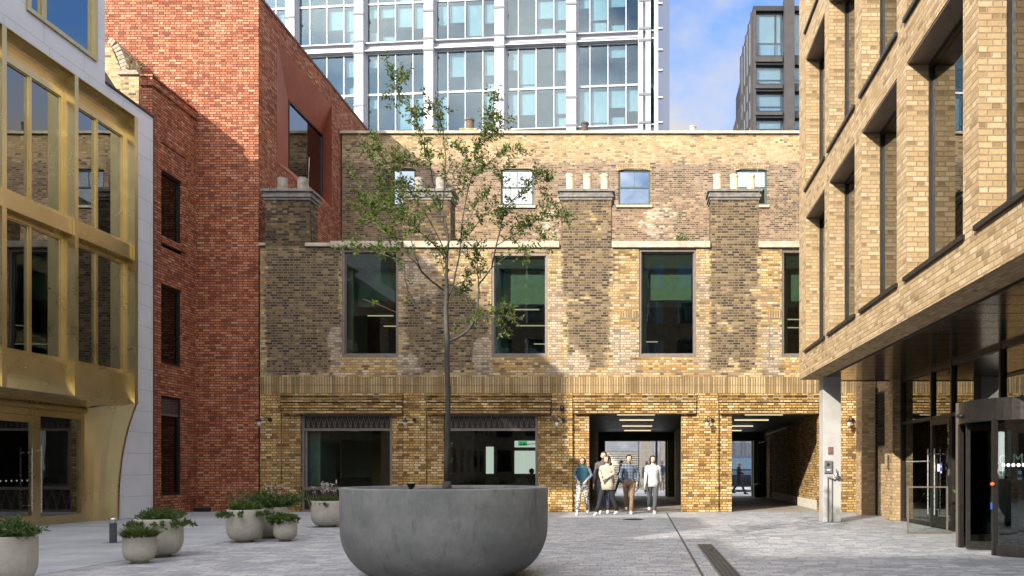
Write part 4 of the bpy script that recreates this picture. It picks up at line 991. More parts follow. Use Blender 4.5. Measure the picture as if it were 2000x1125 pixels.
for k in range(14):
    a = aN+7+k*3.4; x, y = RC.x+(RR+.008)*math.cos(R(a)), RC.y+(RR+.008)*math.sin(R(a)); b.disc((x, y, 1.33), (math.cos(R(a)), math.sin(R(a)), 0), .026, .003, 16)
b.build('glass_dot', PLAS, rd)
for a in (-25, 65, 155, 245):
    a = a+17; d_ = Vector((math.cos(R(a)), math.sin(R(a)), 0)); s_ = Vector((-d_.y, d_.x, 0)); i0 = 0
    b = MB()
    def wb_(r0, r1, z0, z1, t_=.02):
        i0 = len(b.v)
        for z in (z0, z1):
            for r_, s2 in ((r0, -1), (r1, -1), (r1, 1), (r0, 1)): b.v.append(tuple(RC+d_*r_+s_*t_*s2+Vector((0, 0, z))))
        b.f.extend([tuple(i0+j for j in q_) for q_ in ((0, 3, 2, 1), (4, 5, 6, 7), (0, 1, 5, 4), (1, 2, 6, 5), (2, 3, 7, 6), (3, 0, 4, 7))])
    wb_(.04, .1, .02, 1.97); wb_(RR-.12, RR-.06, .02, 1.97); wb_(.101, RR-.121, .02, .14); wb_(.101, RR-.121, 1.87, 1.97); wf = b.build('door_wing', BRZ, rd)
    b = MB(); wb_(.1, RR-.12, .14, 1.87, .004); b.build('wing_glass', GR, rd)
b = MB(); x, y = RC.x+(RR+.02)*math.cos(R(176)), RC.y+(RR+.02)*math.sin(R(176)); b.ball((x-.03, y, 2.10), .06, .09, .04); b.build('motion_sensor', BLK, rd)
b = MB(); x, y = RC.x+RR*math.cos(R(aN)), RC.y+RR*math.sin(R(aN)); b.ball((x-.045, y-.03, 1.05), .03, .05, .03); b.build('emergency_button', plain('orange_red', (.55, .1, .02), .4), rd)
b = MB(); b.box(x-.049, x-.045, y-.03, y+.03, .68, .78); b.box(x-.30, x-.299, y+.5, y+.56, .6, .9) if False else None; b.build('blue_label', BL, rd)
def text(s, loc, rz, size, mat, parent, name, ext=.001):
    c = D.curves.new(name, 'FONT'); c.body = s; c.size = size; c.extrude = ext; c.align_x = 'CENTER'; c.align_y = 'CENTER'; c.materials.append(mat)
    o = D.objects.new(name, c); COL.objects.link(o)
    me = D.meshes.new_from_object(o); D.objects.remove(o); o = D.objects.new(name, me); COL.objects.link(o)
    if parent is not None: o.parent = parent
    off = OFF.get(parent.name, Vector((0, 0, 0))) if parent else Vector((0, 0, 0))
    o.location = Vector(loc)-off; o.rotation_euler = (R(90), 0, rz); return o
text('LO\nAR', (5.72, 13.05, 1.32), R(-55), .20, WH, rd, 'lettering'); text('M', (5.86, 12.75, 1.42), R(-55), .24, WH, rd, 'lettering')
b = MB(); b.box(5.72, 5.80, 12.48, 12.485, 1.10, 1.30); b.build('door_notice', BL, rd); b = MB(); b.disc((5.76, 12.479, 1.22), (0, -1, 0), .03, .002); b.box(5.73, 5.79, 12.477, 12.479, 1.115, 1.14); b.build('notice_symbol', WH, rd)

# glass guard rail near the entrance
t = thing('glass_guard_rail', 'low glass barrier in a thin dark frame beside the office entrance', 'barrier', (5.65, 16.2, 0))
b = MB(); b.frame('y', 16.18, 16.22, PX(1772, 16.2), PX(1851, 16.2), 0, .93, .028); b.build('frame', BRZL, t)
b = MB(); b.box(PX(1772, 16.2)+.02, PX(1851, 16.2)-.02, 16.197, 16.203, .02, .91); b.build('glass', GR, t)

# things fixed to the concrete column and piers
t = thing('access_panel', 'grey metal intercom panel with camera and push button on the concrete column', 'intercom', (4.5, 19.57, 1.35))
b = MB(); b.box(4.36, 4.56, 19.53, 19.578, 1.17, 1.47); b.build('plate', GSTEEL, t, bevel=.012)
b = MB(); b.disc((4.45, 19.53, 1.38), (0, -1, 0), .035, .01); b.build('lens', BLK, t); b = MB(); b.box(4.42, 4.50, 19.52, 19.53, 1.24, 1.27); b.build('button', PLAS, t)
b = MB(); b.tube([(4.44, 19.5, 1.10), (4.55, 19.46, 1.06), (4.62, 19.46, 1.13)], .022, 8); b.ball((4.63, 19.44, 1.12), .055, .03, .07); b.tube([(4.62, 19.44, 1.05), (4.64, 19.5, 1.27)], .015, 6); b.build('pull_bar', STEEL, t)
b = MB()
for x in (4.45, 4.55): b.box(x-.008, x+.008, 19.545, 19.578, .02, 1.10)
b.build('conduit', GSTEEL, t)
t = thing('no_smoking_sign', 'small dark square sign with a red ring on the concrete column', 'sign', (4.52, 19.57, 1.7))
b = MB(); b.box(4.46, 4.58, 19.566, 19.579, 1.62, 1.80); b.build('plate', plain('sign_dark', (.10, .09, .08), .5), t)
b = MB(); n = 20
for k in range(n):
    a0, a1 = 2*math.pi*k/n, 2*math.pi*(k+1)/n; b.face(*[(4.52+r_*math.cos(a), 19.564, 1.73+r_*math.sin(a)) for r_, a in ((.03, a0), (.03, a1), (.04, a1), (.04, a0))][::-1])
b.box(4.492, 4.548, 19.562, 19.565, 1.724, 1.736); b.build('red_ring', plain('sign_red', (.5, .05, .03), .5), t)
t = thing('door_entry_panel', 'slim pale steel entry panel on the brick pier by the glazed wall', 'entry panel', (6.18, 20.5, 1.5))
b = MB(); b.box(6.165, 6.188, 20.40, 20.55, 1.27, 1.62); b.build('plate', STEEL, t); b = MB(); b.box(6.16, 6.166, 20.44, 20.51, 1.5, 1.58); b.build('speaker', BLK, t)

# wall lamps
def wall_lamp(px, py, Y, label, rz=0):
    x, z = PX(px, Y), PZ(py, Y)
    t = thing('wall_lamp', label, 'wall lamp', (x, Y, z), rz, 'swan neck wall lamps on the brick pilasters', local=True)
    b = MB(); b.tube([(.10, 0, .03), (.10, -.03, .03)], .055, 14); b.build('wall_plate', BLK, t)
    b = MB(); b.tube([(.10, -.02, .03), (.06, -.12, .07), (-.02, -.2, .13), (-.07, -.26, .14), (-.08, -.3, .08), (-.08, -.31, .03)], .012, 8); b.build('swan_neck', BLK, t)
    b = MB(); b.lathe(-.08, -.31, [(.03, .05), (.035, .02), (.085, -.01), (.088, -.03), (.04, -.03)], 16); b.build('shade', BLK, t)
    b = MB(); b.lathe(-.08, -.31, [(.045, -.03), (.06, -.07), (.06, -.12), (.035, -.17), (.01, -.18)], 14); b.build('globe', GLB, t, smooth=True)
    return t
wall_lamp(521, 822, LC, 'black swan neck wall lamp on the leftmost pilaster beside the red brick')
wall_lamp(803, 822, LC, 'black swan neck wall lamp on the pilaster between the two shopfronts')
wall_lamp(1095, 823, LC, 'black swan neck wall lamp below the round black camera')
wall_lamp(1385, 823, LC, 'black swan neck wall lamp on the pilaster between the two passages')
wall_lamp(1659, 823, LC, 'black swan neck wall lamp on the brick right of the concrete column')
t = thing('dome_camera', 'round black dome camera on the pilaster left of the open passage', 'camera', (FX(1098), LC, FZ(797)))
x, z = FX(1098), FZ(797); b = MB(); b.tube([(x, LC, z), (x, LC-.08, z)], .075, 18); b.build('housing', BLK, t); b = MB(); b.ball((x, LC-.09, z-.01), .055); b.build('lens_dome', plain('smoked_dome', (.02, .02, .03), .08, 0, 0), t)

# ------------------------------------------------------------------ far buildings
tw = thing('white_office_tower', 'tall white steel and blue glass office tower far behind the old wall', 'office tower', (1.13, 72.5, 0), -math.atan2(.0837, .9965), local=True)
U0 = .86; BP = 6.51; pitch = 8.3; zb0 = 31.4
FOFF = 0
nb = 6; rowsT = (23.1, 31.4, 39.7, 48.0)
def tx(u): return -u                                        # local x runs to the right
b = MB(); b.box(tx(nb*BP+1.2), 0, 4.2, 20, 0, 56.3); b.build('core', INB, tw)
b = MB()
for z in rowsT:
    for s_ in (0, 4.15): b.box(tx(nb*BP+.8), -.2, .6, 4.2, z+s_-.25, z+s_+.15)
b.build('floor_slab', plain('slab_soffit', (.26, .34, .37), .8), tw)
lo_wall = MB(); lo_wall.box(tx(nb*BP+1.2), 0, .3, 4.2, 0, 22.7); lo_wall.build('podium', plain('podium_stone', (.4, .4, .4), .8), tw)
for k in range(nb+1):
    u = U0+k*BP; b = MB()
    if k == 0: cols_ = ((-.55, -.12), (.12, .55))
    else: cols_ = ((-.42, .42),)
    for q0, q1 in cols_:
        b.box(tx(u+q1), tx(u+q0), -.35, .1, 20, 56)
    b.box(tx(u+.46), tx(u-.46), .1, .5, 20, 56); cl = b.build('column', TWW, tw)
    b = MB()
    for z in rowsT:
        for dz in (-.62, .42, 2.9+.0, -3.1+4.15+2.3): b.box(tx(u+.5), tx(u-.5), -.42, -.355, z+dz-.10, z+dz+.10) if abs(dz) > 2.85 and dz < 3 or abs(dz) < 1 else None
    b.build_each('bracket', TWD, cl)
b = MB()
for z in rowsT: b.box(tx(nb*BP+.8), 0, -.15, .4, z-.40, z-.30); b.box(tx(nb*BP+.8), 0, -.15, .4, z+.30, z+.38); b.box(tx(nb*BP+.8), 0, .2, .4, z-.3, z+.3)
b.build('floor_band', TWW, tw)
b = MB()
for z in rowsT: b.box(tx(nb*BP+.8), 0, .12, .199, z-.3, z-.05)
b.build('band_shadow_gap', TWD, tw)
b = MB(); b.box(0, .35, -.2, 20, 20, 56); 
for z in rowsT:
    for dz in (-1.5, .4, 2.6, 5.0): b.box(.3, .75, -.25, .1, z+dz, z+dz+.12)
b.build('side_wall', TWW, tw)
random.seed(11)
for k in range(nb):
    ua = U0+k*BP+.46; ub = U0+(k+1)*BP-.46; W_ = ub-ua; fr4 = (0, .20, .49, .78, 1)
    for zi, z in enumerate(rowsT[1:] if True else rowsT):
        z0, z1 = z+.42, z+pitch-.42; zm = z+4.1
        b = MB(); b.frame('y', .30, .45, tx(ub)+.002, tx(ua)-.002, z0, z1, .12); b.box(tx(ub)+.123, tx(ua)-.123, .30, .44, zm-.09, zm+.09)
        for f_ in fr4[1:-1]:
            xx = tx(ub-W_*f_); b.box(xx-.045, xx+.045, .31, .43, z0+.121, zm-.091); b.box(xx-.045, xx+.045, .31, .43, zm+.091, z1-.121)
        fr_ = b.build('window', TFR, tw)
        b = MB(); b.box(tx(ub)+.1, tx(ua)-.1, .37, .38, z0+.1, z1-.1); b.build('glass', GT, fr_)
        b = MB()
        for j in range(4):
            xa = tx(ub-W_*fr4[j])+.1; xb = tx(ub-W_*fr4[j+1])-.1
            for za, zb, pr in ((z0, zm, .75), (zm, z1, .25 if zi == 0 else .6)):
                if random.random() < pr:
                    d_ = random.choice((.25, .45, .5, .55, .8))*(zb-za); b.box(xa, xb, .75, .78, zb-.15-d_, zb-.15)
                    if random.random() < .5: b.box(xa+.1, xb-.1, .9, .95, za+.3, za+.3+random.uniform(.5, 1.4))
        if b.v: b.build('blind', BLD, fr_)
dt = thing('black_office_tower', 'black steel framed office tower against the sky at the right', 'office tower', (8.175, 60, 0))
b = MB(); x0 = 8.175; TT = 35.2
DKM = plain('black_frame_metal', (.016, .016, .018), .45, .4, .2, 2); DKL = plain('brown_black_metal', (.04, .034, .032), .5, .4, .2, 2)
b.box(x0+.5, 13, 60.6, 67.8, 0, TT-.3); b.build('core', plain('core_blue_grey', (.30, .38, .43), .8), dt)
b = MB()
for y0, y1, tp in ((60.0, 68.0, TT), (68.0, 71.0, 33.4), (71.0, 75.5, 31.6)):
    b.box(x0, 13, y0, y1, tp-.35, tp)
    if y0 > 60: b.box(x0, 13, y0, y1, 0, tp-.35)
rz_ = [(108, 126), (163, 178), (216, 230), (256, 275)]
for p, q in rz_: b.box(x0+.05, 13, 60.0, 67.9, PZ(q, 60), PZ(p, 60))
b.build('frame', DKM, dt)
b = MB()
for p, q in rz_: b.box(x0+.15, 10.3, 59.85, 60.1, PZ(q, 60)+.15, PZ(p, 60)-.15)
for k in range(5): b.box(x0-.14, x0+.1, 60.3+k*1.6, 60.6+k*1.6, 15, TT-.3)
for k in range(5): b.box(x0-.14, x0+.1, 68.2+k*1.6, 68.45+k*1.6, 12, 31.2)
b.build('ledge', DKL, dt)
b = MB()
for p, q in ((24, 106), (128, 161), (180, 214), (232, 256)):
    for k in range(4): b.box(x0-.03, x0+.0, 60.72+k*1.6, 61.8+k*1.6, PZ(q, 60), PZ(p, 60))
    for k in range(4): b.box(x0-.03, x0+.0, 68.55+k*1.6, 69.7+k*1.6, PZ(q, 60)-1.5, min(PZ(p, 60), 32)-1.5)
b.build('side_window', plain('side_pane', (.30, .40, .48), .15), dt)
b = MB(); b.box(PX(1530, 60), PX(1550, 60), 59.6, 60.2, 15, TT+.4); b.box(x0, x0+.2, 59.95, 60.3, 15, TT-.35); b.build('column', DKL, dt)
for p, q in ((22, 108), (126, 163), (178, 216), (230, 256)):
    z0, z1 = PZ(q, 60), PZ(p, 60); b = MB()
    for xa, xb in ((PX(1476, 60), PX(1528, 60)), (PX(1551, 60), 13)):
        b.frame('y', 60.25, 60.32, xa, xb, z0, z1, .08)
    if p == 22: b.box(PX(1514, 60), PX(1514, 60)+.06, 60.25, 60.31, z0+.08, z1-.08)
    fr_ = b.build('window', DKM, dt)
    b = MB(); b.box(x0+.22, 13, 60.28, 60.29, z0+.02, z1-.02); b.box(x0+.1, x0+.11, 60.3, 67.8, z0+.02, z1-.02); b.build('glass', glass('pale_tower_glass', (.7, .8, .86), .0, 1.4), fr_)
    b = MB(); b.box(x0+.2, PX(1526, 60), 60.45, 60.48, z0+(z1-z0)*.35, z1); b.box(PX(1553, 60), 13, 60.45, 60.48, z0+(z1-z0)*.35, z1); b.build('blind', BLD, fr_)

# street beyond the passages
sb = thing('grey_stone_steps', 'wide pale grey stone steps rising beyond the left passage', 'steps', (-2, 53, 0))
b = MB()
for k in range(16): b.box(-6, .35, 52+k*.32, 58, k*.155, (k+1)*.155)
b.build('flight', SUR, sb)
b = MB()
for k in range(16): b.box(-6, .35, 51.97+k*.32, 52.03+k*.32, (k+1)*.155-.055, (k+1)*.155+.004)
b.build('step_shade_strip', STD, sb)  # dark strips stand in for shade between treads and risers
b = MB(); b.tube([(-.2, 51.9, .9), (-.2, 57, 3.3)], .03, 8); b.tube([(-.2, 51.9, 0), (-.2, 51.9, .9)], .03, 8); b.build('handrail', BLK, sb)
fb = thing('stone_colonnade', 'beige stone columned building front beyond the left passage', 'building', (1, 59, 0))
b = MB(); b.box(-30, 3.1, 58.6, 60, 0, 8); b.build('wall', plain('grey_wall_panel', (.30, .31, .32), .7, 0, .25, .8), fb)
b = MB(); b.box(-.1, .75, 51, 51.8, 0, 7); b.box(1.15, 2.0, 51, 51.8, 0, 7); b.build('column', plain('beige_stone', (.48, .41, .34), .8), fb, bevel=.02)
b = MB(); b.box(.86, 1.0, 50.9, 51.0, 0, 6); b.build('banner_pole', BLK, fb)
db = thing('dark_glass_block', 'dark ribbed building beyond the right passage', 'building', (8, 60, 0))
b = MB(); b.box(3.15, 24, 58.6, 61, 0, 10)
for k in range(26): b.box(3.2+k*.8, 3.3+k*.8, 58.45, 58.6, 0, 10)
b.build('wall', plain('dark_cladding', (.11, .12, .14), .5), db)

# van in the street
vx, vy = PX(1447, 48), 48
vn = thing('parked_van', 'dark blue van with a wide windscreen in the street beyond the right passage', 'van', (vx, vy, 0), 0, local=True)
VB = plain('navy_paint', (.03, .05, .09), .25, .2, .05)
prof = [(-1.0, .35), (-1.0, 1.1), (-.95, 1.15), (-.82, 1.9), (-.7, 2.05), (.7, 2.05), (.82, 1.9), (.95, 1.15), (1.0, 1.1), (1.0, .35)]
def section(y, sc_z, sc_x=1): return [(x*sc_x, y, z*sc_z if z > 1.1 else z) for x, z in prof]
b = MB(); secs = [[(x*.93, -2.45, min(z, .95)) for x, z in prof], [(x, -2.3, min(z, 1.12)) for x, z in prof], [(x, -1.65, min(z, 1.22)) for x, z in prof], [(x, -.95, z) for x, z in prof], [(x, 2.3, z) for x, z in prof]]
for s_ in secs: b.v += s_
n = len(prof)
for k in range(len(secs)-1):
    for j in range(n-1): b.f.append((k*n+j, k*n+j+1, (k+1)*n+j+1, (k+1)*n+j))
    b.f.append((k*n+n-1, k*n, (k+1)*n, (k+1)*n+n-1))
b.f.append(tuple(range(n))); b.f.append(tuple(reversed(range((len(secs)-1)*n, len(secs)*n)))); b.build('body', VB, vn)
b = MB(); b.face((-.8, -1.66, 1.26), (.8, -1.66, 1.26), (.68, -1.03, 1.95), (-.68, -1.03, 1.95)); b.build('windscreen', plain('screen_glass', (.12, .2, .26), .08, 0, 0), vn)
for s_ in (-1, 1):
    b = MB(); b.ball((s_*.75, -2.4, .78), .17, .05, .09); b.build('headlight', PLAS, vn)
    for y in (-1.6, 1.5):
        b = MB(); b.tube([(s_*.8, y, .34), (s_*1.0, y, .34)], .34, 20); wh = b.build('wheel', BLK, vn); b = MB(); b.tube([(s_*1.0, y, .34), (s_*1.01, y, .34)], .2, 14); b.build('rim', STEEL, wh)
b = MB(); b.box(-.55, .55, -2.47, -2.43, .55, .72); b.build('grille', BLK, vn); b = MB(); b.box(-.98, .98, -2.5, -2.35, .32, .48); b.build('bumper', BLK, vn)
# bicycle
by = thing('parked_bicycle', 'bicycle with a green frame standing in the street beyond the left passage', 'bicycle', (PX(1252, 43.5), 43.5, 0), R(20), local=True)
def ring(b, cx, cz, r, t_, n=28): b.tube([(cx+r*math.cos(2*math.pi*k/n), 0, cz+r*math.sin(2*math.pi*k/n)) for k in range(n+1)], t_, 6, caps=False)
for cx in (-.5, .52):
    b = MB(); ring(b, cx, .34, .33, .022); wl = b.build('wheel', BLK, by)
    b = MB()
    for k in range(8): b.tube([(cx, 0, .34), (cx+.32*math.cos(k*math.pi/4), 0, .34+.32*math.sin(k*math.pi/4))], .004, 4)
    b.build('spokes', STEEL, wl)
b = MB(); P_ = {'bb': (0, 0, .3), 's': (-.15, 0, .82), 'h': (.38, 0, .85), 'r': (-.5, 0, .34), 'f': (.52, 0, .34)}
for a, c in (('bb', 's'), ('s', 'h'), ('bb', 'h'), ('bb', 'r'), ('r', 's'), ('h', 'f')): b.tube([P_[a], P_[c]], .02, 7)
b.build('frame', plain('green_paint', (.12, .30, .10), .4), by)
b = MB(); b.tube([(.37, -.27, 1.02), (.36, 0, .98), (.37, .27, 1.02)], .014, 6); b.tube([(.38, 0, .85), (.36, 0, .98)], .016, 6); b.build('handlebar', BLK, by)
b = MB(); b.rings([(-.17, 0, .9, .13, .06), (-.17, 0, .94, .13, .07)], 12); b.tube([(-.15, 0, .82), (-.16, 0, .9)], .015, 6); b.build('saddle', BLK, by)

# ------------------------------------------------------------------ planters and plants
def pot(cx, cy, r, h, label, name='cast_stone_planter', mat=None, group='cream cast stone planters around the court'):
    t = thing(name, label, 'planter', (cx, cy, 0), group=group)
    rb = r*.55; cz = h*.42
    prof = [(r*.50, 0), (r*.50, .025), (r*.56, .03)]
    for k in range(0, 9):
        a = math.pi/2*k/8; prof.append((r*.60+r*.40*math.sin(a), .035+cz*(1-math.cos(a))))
    prof += [(r*1.0, h*.8), (r*1.0, h-.012), (r*.99, h), (r*.90, h), (r*.89, h-.05), (r*.88, h-.1)]
    b = MB(); b.lathe(cx, cy, prof, 48); b.build('pot', mat or CREAM, t, smooth=True)
    b = MB(); b.lathe(cx, cy, [(.01, h-.06), (r*.89, h-.06)], 24, caps=False); b.build('soil', SOIL, t)
    return t
def shade_smooth_fix(): pass
def grassy(b, c, r, n, ln):
    for k in range(n):
        a = random.uniform(0, 2*math.pi); rr = r*math.sqrt(random.random()); p = Vector((c[0]+rr*math.cos(a), c[1]+rr*math.sin(a), c[2]))
        d = Vector((math.cos(a)*rr/r*.9, math.sin(a)*rr/r*.9, .8))+rv(.3); L_ = ln*random.uniform(.6, 1.2); m = p+d.normalized()*L_*.55; e = m+(d.normalized()+Vector((math.cos(a)*.5, math.sin(a)*.5, -.35))).normalized()*L_*.5
        s_ = d.cross(Vector((0, 0, 1))).normalized()*.006; i = len(b.v)
        b.v += [tuple(p-s_), tuple(p+s_), tuple(m+s_*.8), tuple(m-s_*.8), tuple(e)]; b.f += [(i, i+1, i+2, i+3), (i+3, i+2, i+4)]
def shrub(cx, cy, z, r, h, kind, label):
    t = thing('shrub' if kind != 'grass' else 'grass_plant', label, 'plant', (cx, cy, z), group='plants growing in the cream planters')
    b = MB(); br = MB()
    if kind == 'grass': grassy(b, (cx, cy, z-.05), r*.9, 1100, h*1.5); b.build('blades', LF3, t); return t
    nst = 44
    for k in range(nst):
        a = random.uniform(0, 2*math.pi); rr = r*.75*math.sqrt(random.random()); p = Vector((cx+rr*math.cos(a), cy+rr*math.sin(a), z-.06))
        d = Vector((math.cos(a)*rr/r*.9, math.sin(a)*rr/r*.9, 1.0))+rv(.35)
        if kind == 'trail' and rr > r*.4: d = Vector((math.cos(a)*1.1, math.sin(a)*1.1, .55))
        L_ = h*random.uniform(.55, 1.15)*(1.15 if kind == 'tall' else 1); pts = [p]
        for s_ in range(4):
            d = (d.normalized()+Vector((math.cos(a)*.2, math.sin(a)*.2, -.28 if kind == 'trail' else -.1))).normalized(); pts.append(pts[-1]+d*L_/4)
        br.tube(pts, [.006, .005, .004, .003, .002], 4)
        m = 46 if kind == 'tall' else 42
        for j in range(m):
            f = random.uniform(.12, 1)*4; i_ = min(3, int(f)); q = pts[i_].lerp(pts[i_+1], f-i_)
            leaf(b, q, rv()+Vector((0, 0, .35)), random.uniform(.045, .085)*(1.2 if kind == 'broad' else 1), random.uniform(.016, .03)*(1.9 if kind == 'broad' else 1))
    bush(b, (cx, cy, z-.03), r*.92, h*.62, 420, .065, .026)
    b.build('leaves', LF2, t); br.build('stems', TWIG, t); return t
POTS = [  # px centre, Y, radius, height, kind, plant height
    (10, 8.95, .375, .545, 'tall', .26, 'cream planter cut by the left picture edge', 'leafy green shrub in the planter cut by the left picture edge'),
    (272.8, 11.12, .239, .385, 'grass', .13, 'small cream planter with dark grass in front of a larger one', 'dark grassy tuft in the small planter near the bollard'),
    (311, 11.95, .365, .55, 'trail', .30, 'large cream planter behind the small grass planter by the bollard', 'spreading shrub with drooping side stems, above the small grass pot'),
    (478.7, 14.35, .335, .565, 'trail', .27, 'cream planter with bushy greenery at the front left of the group of three', 'bushy green plant with narrow leaves in the front left pot of three'),
    (530, 15.2, .335, .57, 'tall', .50, 'cream planter standing behind the other two in the group of three', 'tall loose shrub with pinkish heads rising behind the group of three pots'),
    (557, 14.5, .218, .385, 'broad', .14, 'smallest cream planter at the front right of the group of three', 'low broad leaved plant in the smallest pot of the three'),
    (641, 18.1, .385, .575, 'grass2', .17, 'cream planter partly hidden by the left of the giant grey planter', 'low green plants with pale seed heads beside the giant grey planter')]
random.seed(5)
for px, Y, r, h, kind, ph, l1, l2 in POTS:
    r = r/math.sqrt(1+((px-VX)/F)**2); cx = PX(px, Y); pot(cx, Y, r, h, l1)
    k_ = kind if kind != 'grass2' else 'trail'
    s_ = shrub(cx, Y, h, r, ph, k_, l2)
    if kind in ('tall', 'grass2') and px > 100:
        b = MB(); st = MB()
        for k in range(26):
            a = random.uniform(0, 6.28); rr = r*.7*random.random(); p = Vector((cx+rr*math.cos(a), Y+rr*math.sin(a), h)); e = p+Vector((random.uniform(-.12, .12), random.uniform(-.1, .1), random.uniform(.2, .42)))
            st.tube([p, e], .003, 4)
            for j in range(5): b.ball(e+rv(.03), .011, n=6, m=4)
        b.build('flower_heads', plain('pale_pink_heads', (.42, .28, .22), .8) if kind == 'tall' else plain('cream_heads', (.45, .40, .33), .8), s_)['kind'] = 'stuff'; st.build('flower_stems', TWIG, s_)
# giant planter
px_, PY = -2.323, 9.76
gp_ = thing('giant_planter', 'huge round grey concrete planter holding the tree in the foreground', 'planter', (px_, PY, 0))
b = MB(); pr = [(.60, -.01), (.62, .0)]; zs = .60
for k in range(1, 15):
    a = math.pi/2*k/14; pr.append((.62+.578*math.sin(a)**.9, .0+zs*(1-math.cos(a))))
pr += [(1.199, .8), (1.2, 1.045), (1.196, 1.054), (1.188, 1.058), (1.128, 1.058), (1.122, 1.054), (1.12, 1.05), (1.11, .97)]
b.lathe(px_, PY, pr, 96); b.build('bowl', CON, gp_, smooth=True)
b = MB(); n = 40
for i in range(n+1):
    for j in range(48):
        r_ = 1.115*i/n; a = 2*math.pi*j/48; x = px_+r_*math.cos(a); y = PY+r_*math.sin(a)
        b.v.append((x, y, .995+.045*(1-(r_/1.12)**2)+.014*noise.noise(Vector((x*14, y*14, 0)))))
for i in range(n):
    for j in range(48): b.f.append((i*48+j, (i+1)*48+j, (i+1)*48+(j+1) % 48, i*48+(j+1) % 48))
b.build('soil', SOIL, gp_)
t = thing('uplighter', 'small black dish shaped uplighter on the soil of the giant planter', 'lamp', (PX(802, 9.4), 9.4, 1.04))
x, y = PX(803, 9.4), 9.4; b = MB(); b.lathe(x, y, [(.025, 1.02), (.025, 1.06), (.035, 1.065), (.05, 1.10), (.05, 1.108), (.04, 1.10)], 20); b.build('body', BLK, t)
# planter inside the lobby glass
for cx, cy, h, lab in ((5.98, 14.75, .55, 'pale lobby planter standing outside the glass beside the revolving door'), (7.1, 11.7, .5, 'pale planter inside the lobby behind the revolving door')):
    t = thing('square_planter', lab, 'planter', (cx, cy, 0)); b = MB(); b.rings([(cx, cy, 0, .14, .14), (cx, cy, h, .19, .19), (cx, cy, h, .16, .16), (cx, cy, h-.06, .15, .15)], 20); b.build('pot', CREAM, t)
    pl_ = thing('leafy_plant', 'bright green broad leaved plant in the '+('pot beside the revolving door' if cy > 13 else 'pot inside the lobby'), 'plant', (cx, cy, h)); b = MB(); br = MB()
    for k in range(22):
        a = random.uniform(0, 6.28); e = Vector((cx+.22*math.cos(a)*random.random(), cy+.22*math.sin(a)*random.random(), h+random.uniform(.1, .42))); br.tube([(cx, cy, h-.08), e], .005, 4); 
        for j in range(4): leaf(b, e, Vector((math.cos(a), math.sin(a), .2))+rv(.8), random.uniform(.12, .2), .055)
    b.build('leaves', LFY, pl_); br.build('stems', TWIG, pl_)
# bollard
bx_, by_ = PX(221, 14.15), 14.15
t = thing('bollard_light', 'short dark grey bollard light with a pale top on the left paving', 'bollard', (bx_, by_, 0))
b = MB(); b.lathe(bx_, by_, [(.058, 0), (.058, .335)], 20); b.build('post', plain('bollard_grey', (.06, .065, .075), .5, .3), t)
b = MB(); b.lathe(bx_, by_, [(.062, .345), (.064, .41), (.055, .425), (.01, .427)], 20); b.build('lamp_head', STEEL, t)
b = MB(); b.lathe(bx_, by_, [(.05, .335), (.05, .345)], 20); b.box(bx_-.12, bx_+.16, by_-.10, by_+.1, .0, .004); b.build('base_plate', GSTEEL, t)

# ------------------------------------------------------------------ tree
random.seed(21)
TY = 9.76
tr = thing('young_tree', 'slender young tree with open green crown growing in the giant grey planter', 'tree', (PX(873, TY), TY, 1.03))
def tp(px, py, dy=0.): Y = TY+dy; return Vector((PX(px, Y), Y, PZ(py, Y)))
tpts = [(873, 958), (873, 900), (874, 850), (875, 760), (872.5, 700), (874, 667), (872, 640), (871, 600), (872.5, 581), (872, 533), (873, 501), (876, 472), (872, 445), (866, 416)]
trad = [.041, .037, .035, .033, .031, .032, .030, .027, .026, .019, .016, .013, .010, .008]
b = MB(); b.tube([tp(*p) for p in tpts], trad, 12); b.tube([tp(873, 962), tp(873, 940)], [.065, .046], 12); b.build('trunk', BARK, tr, smooth=True)
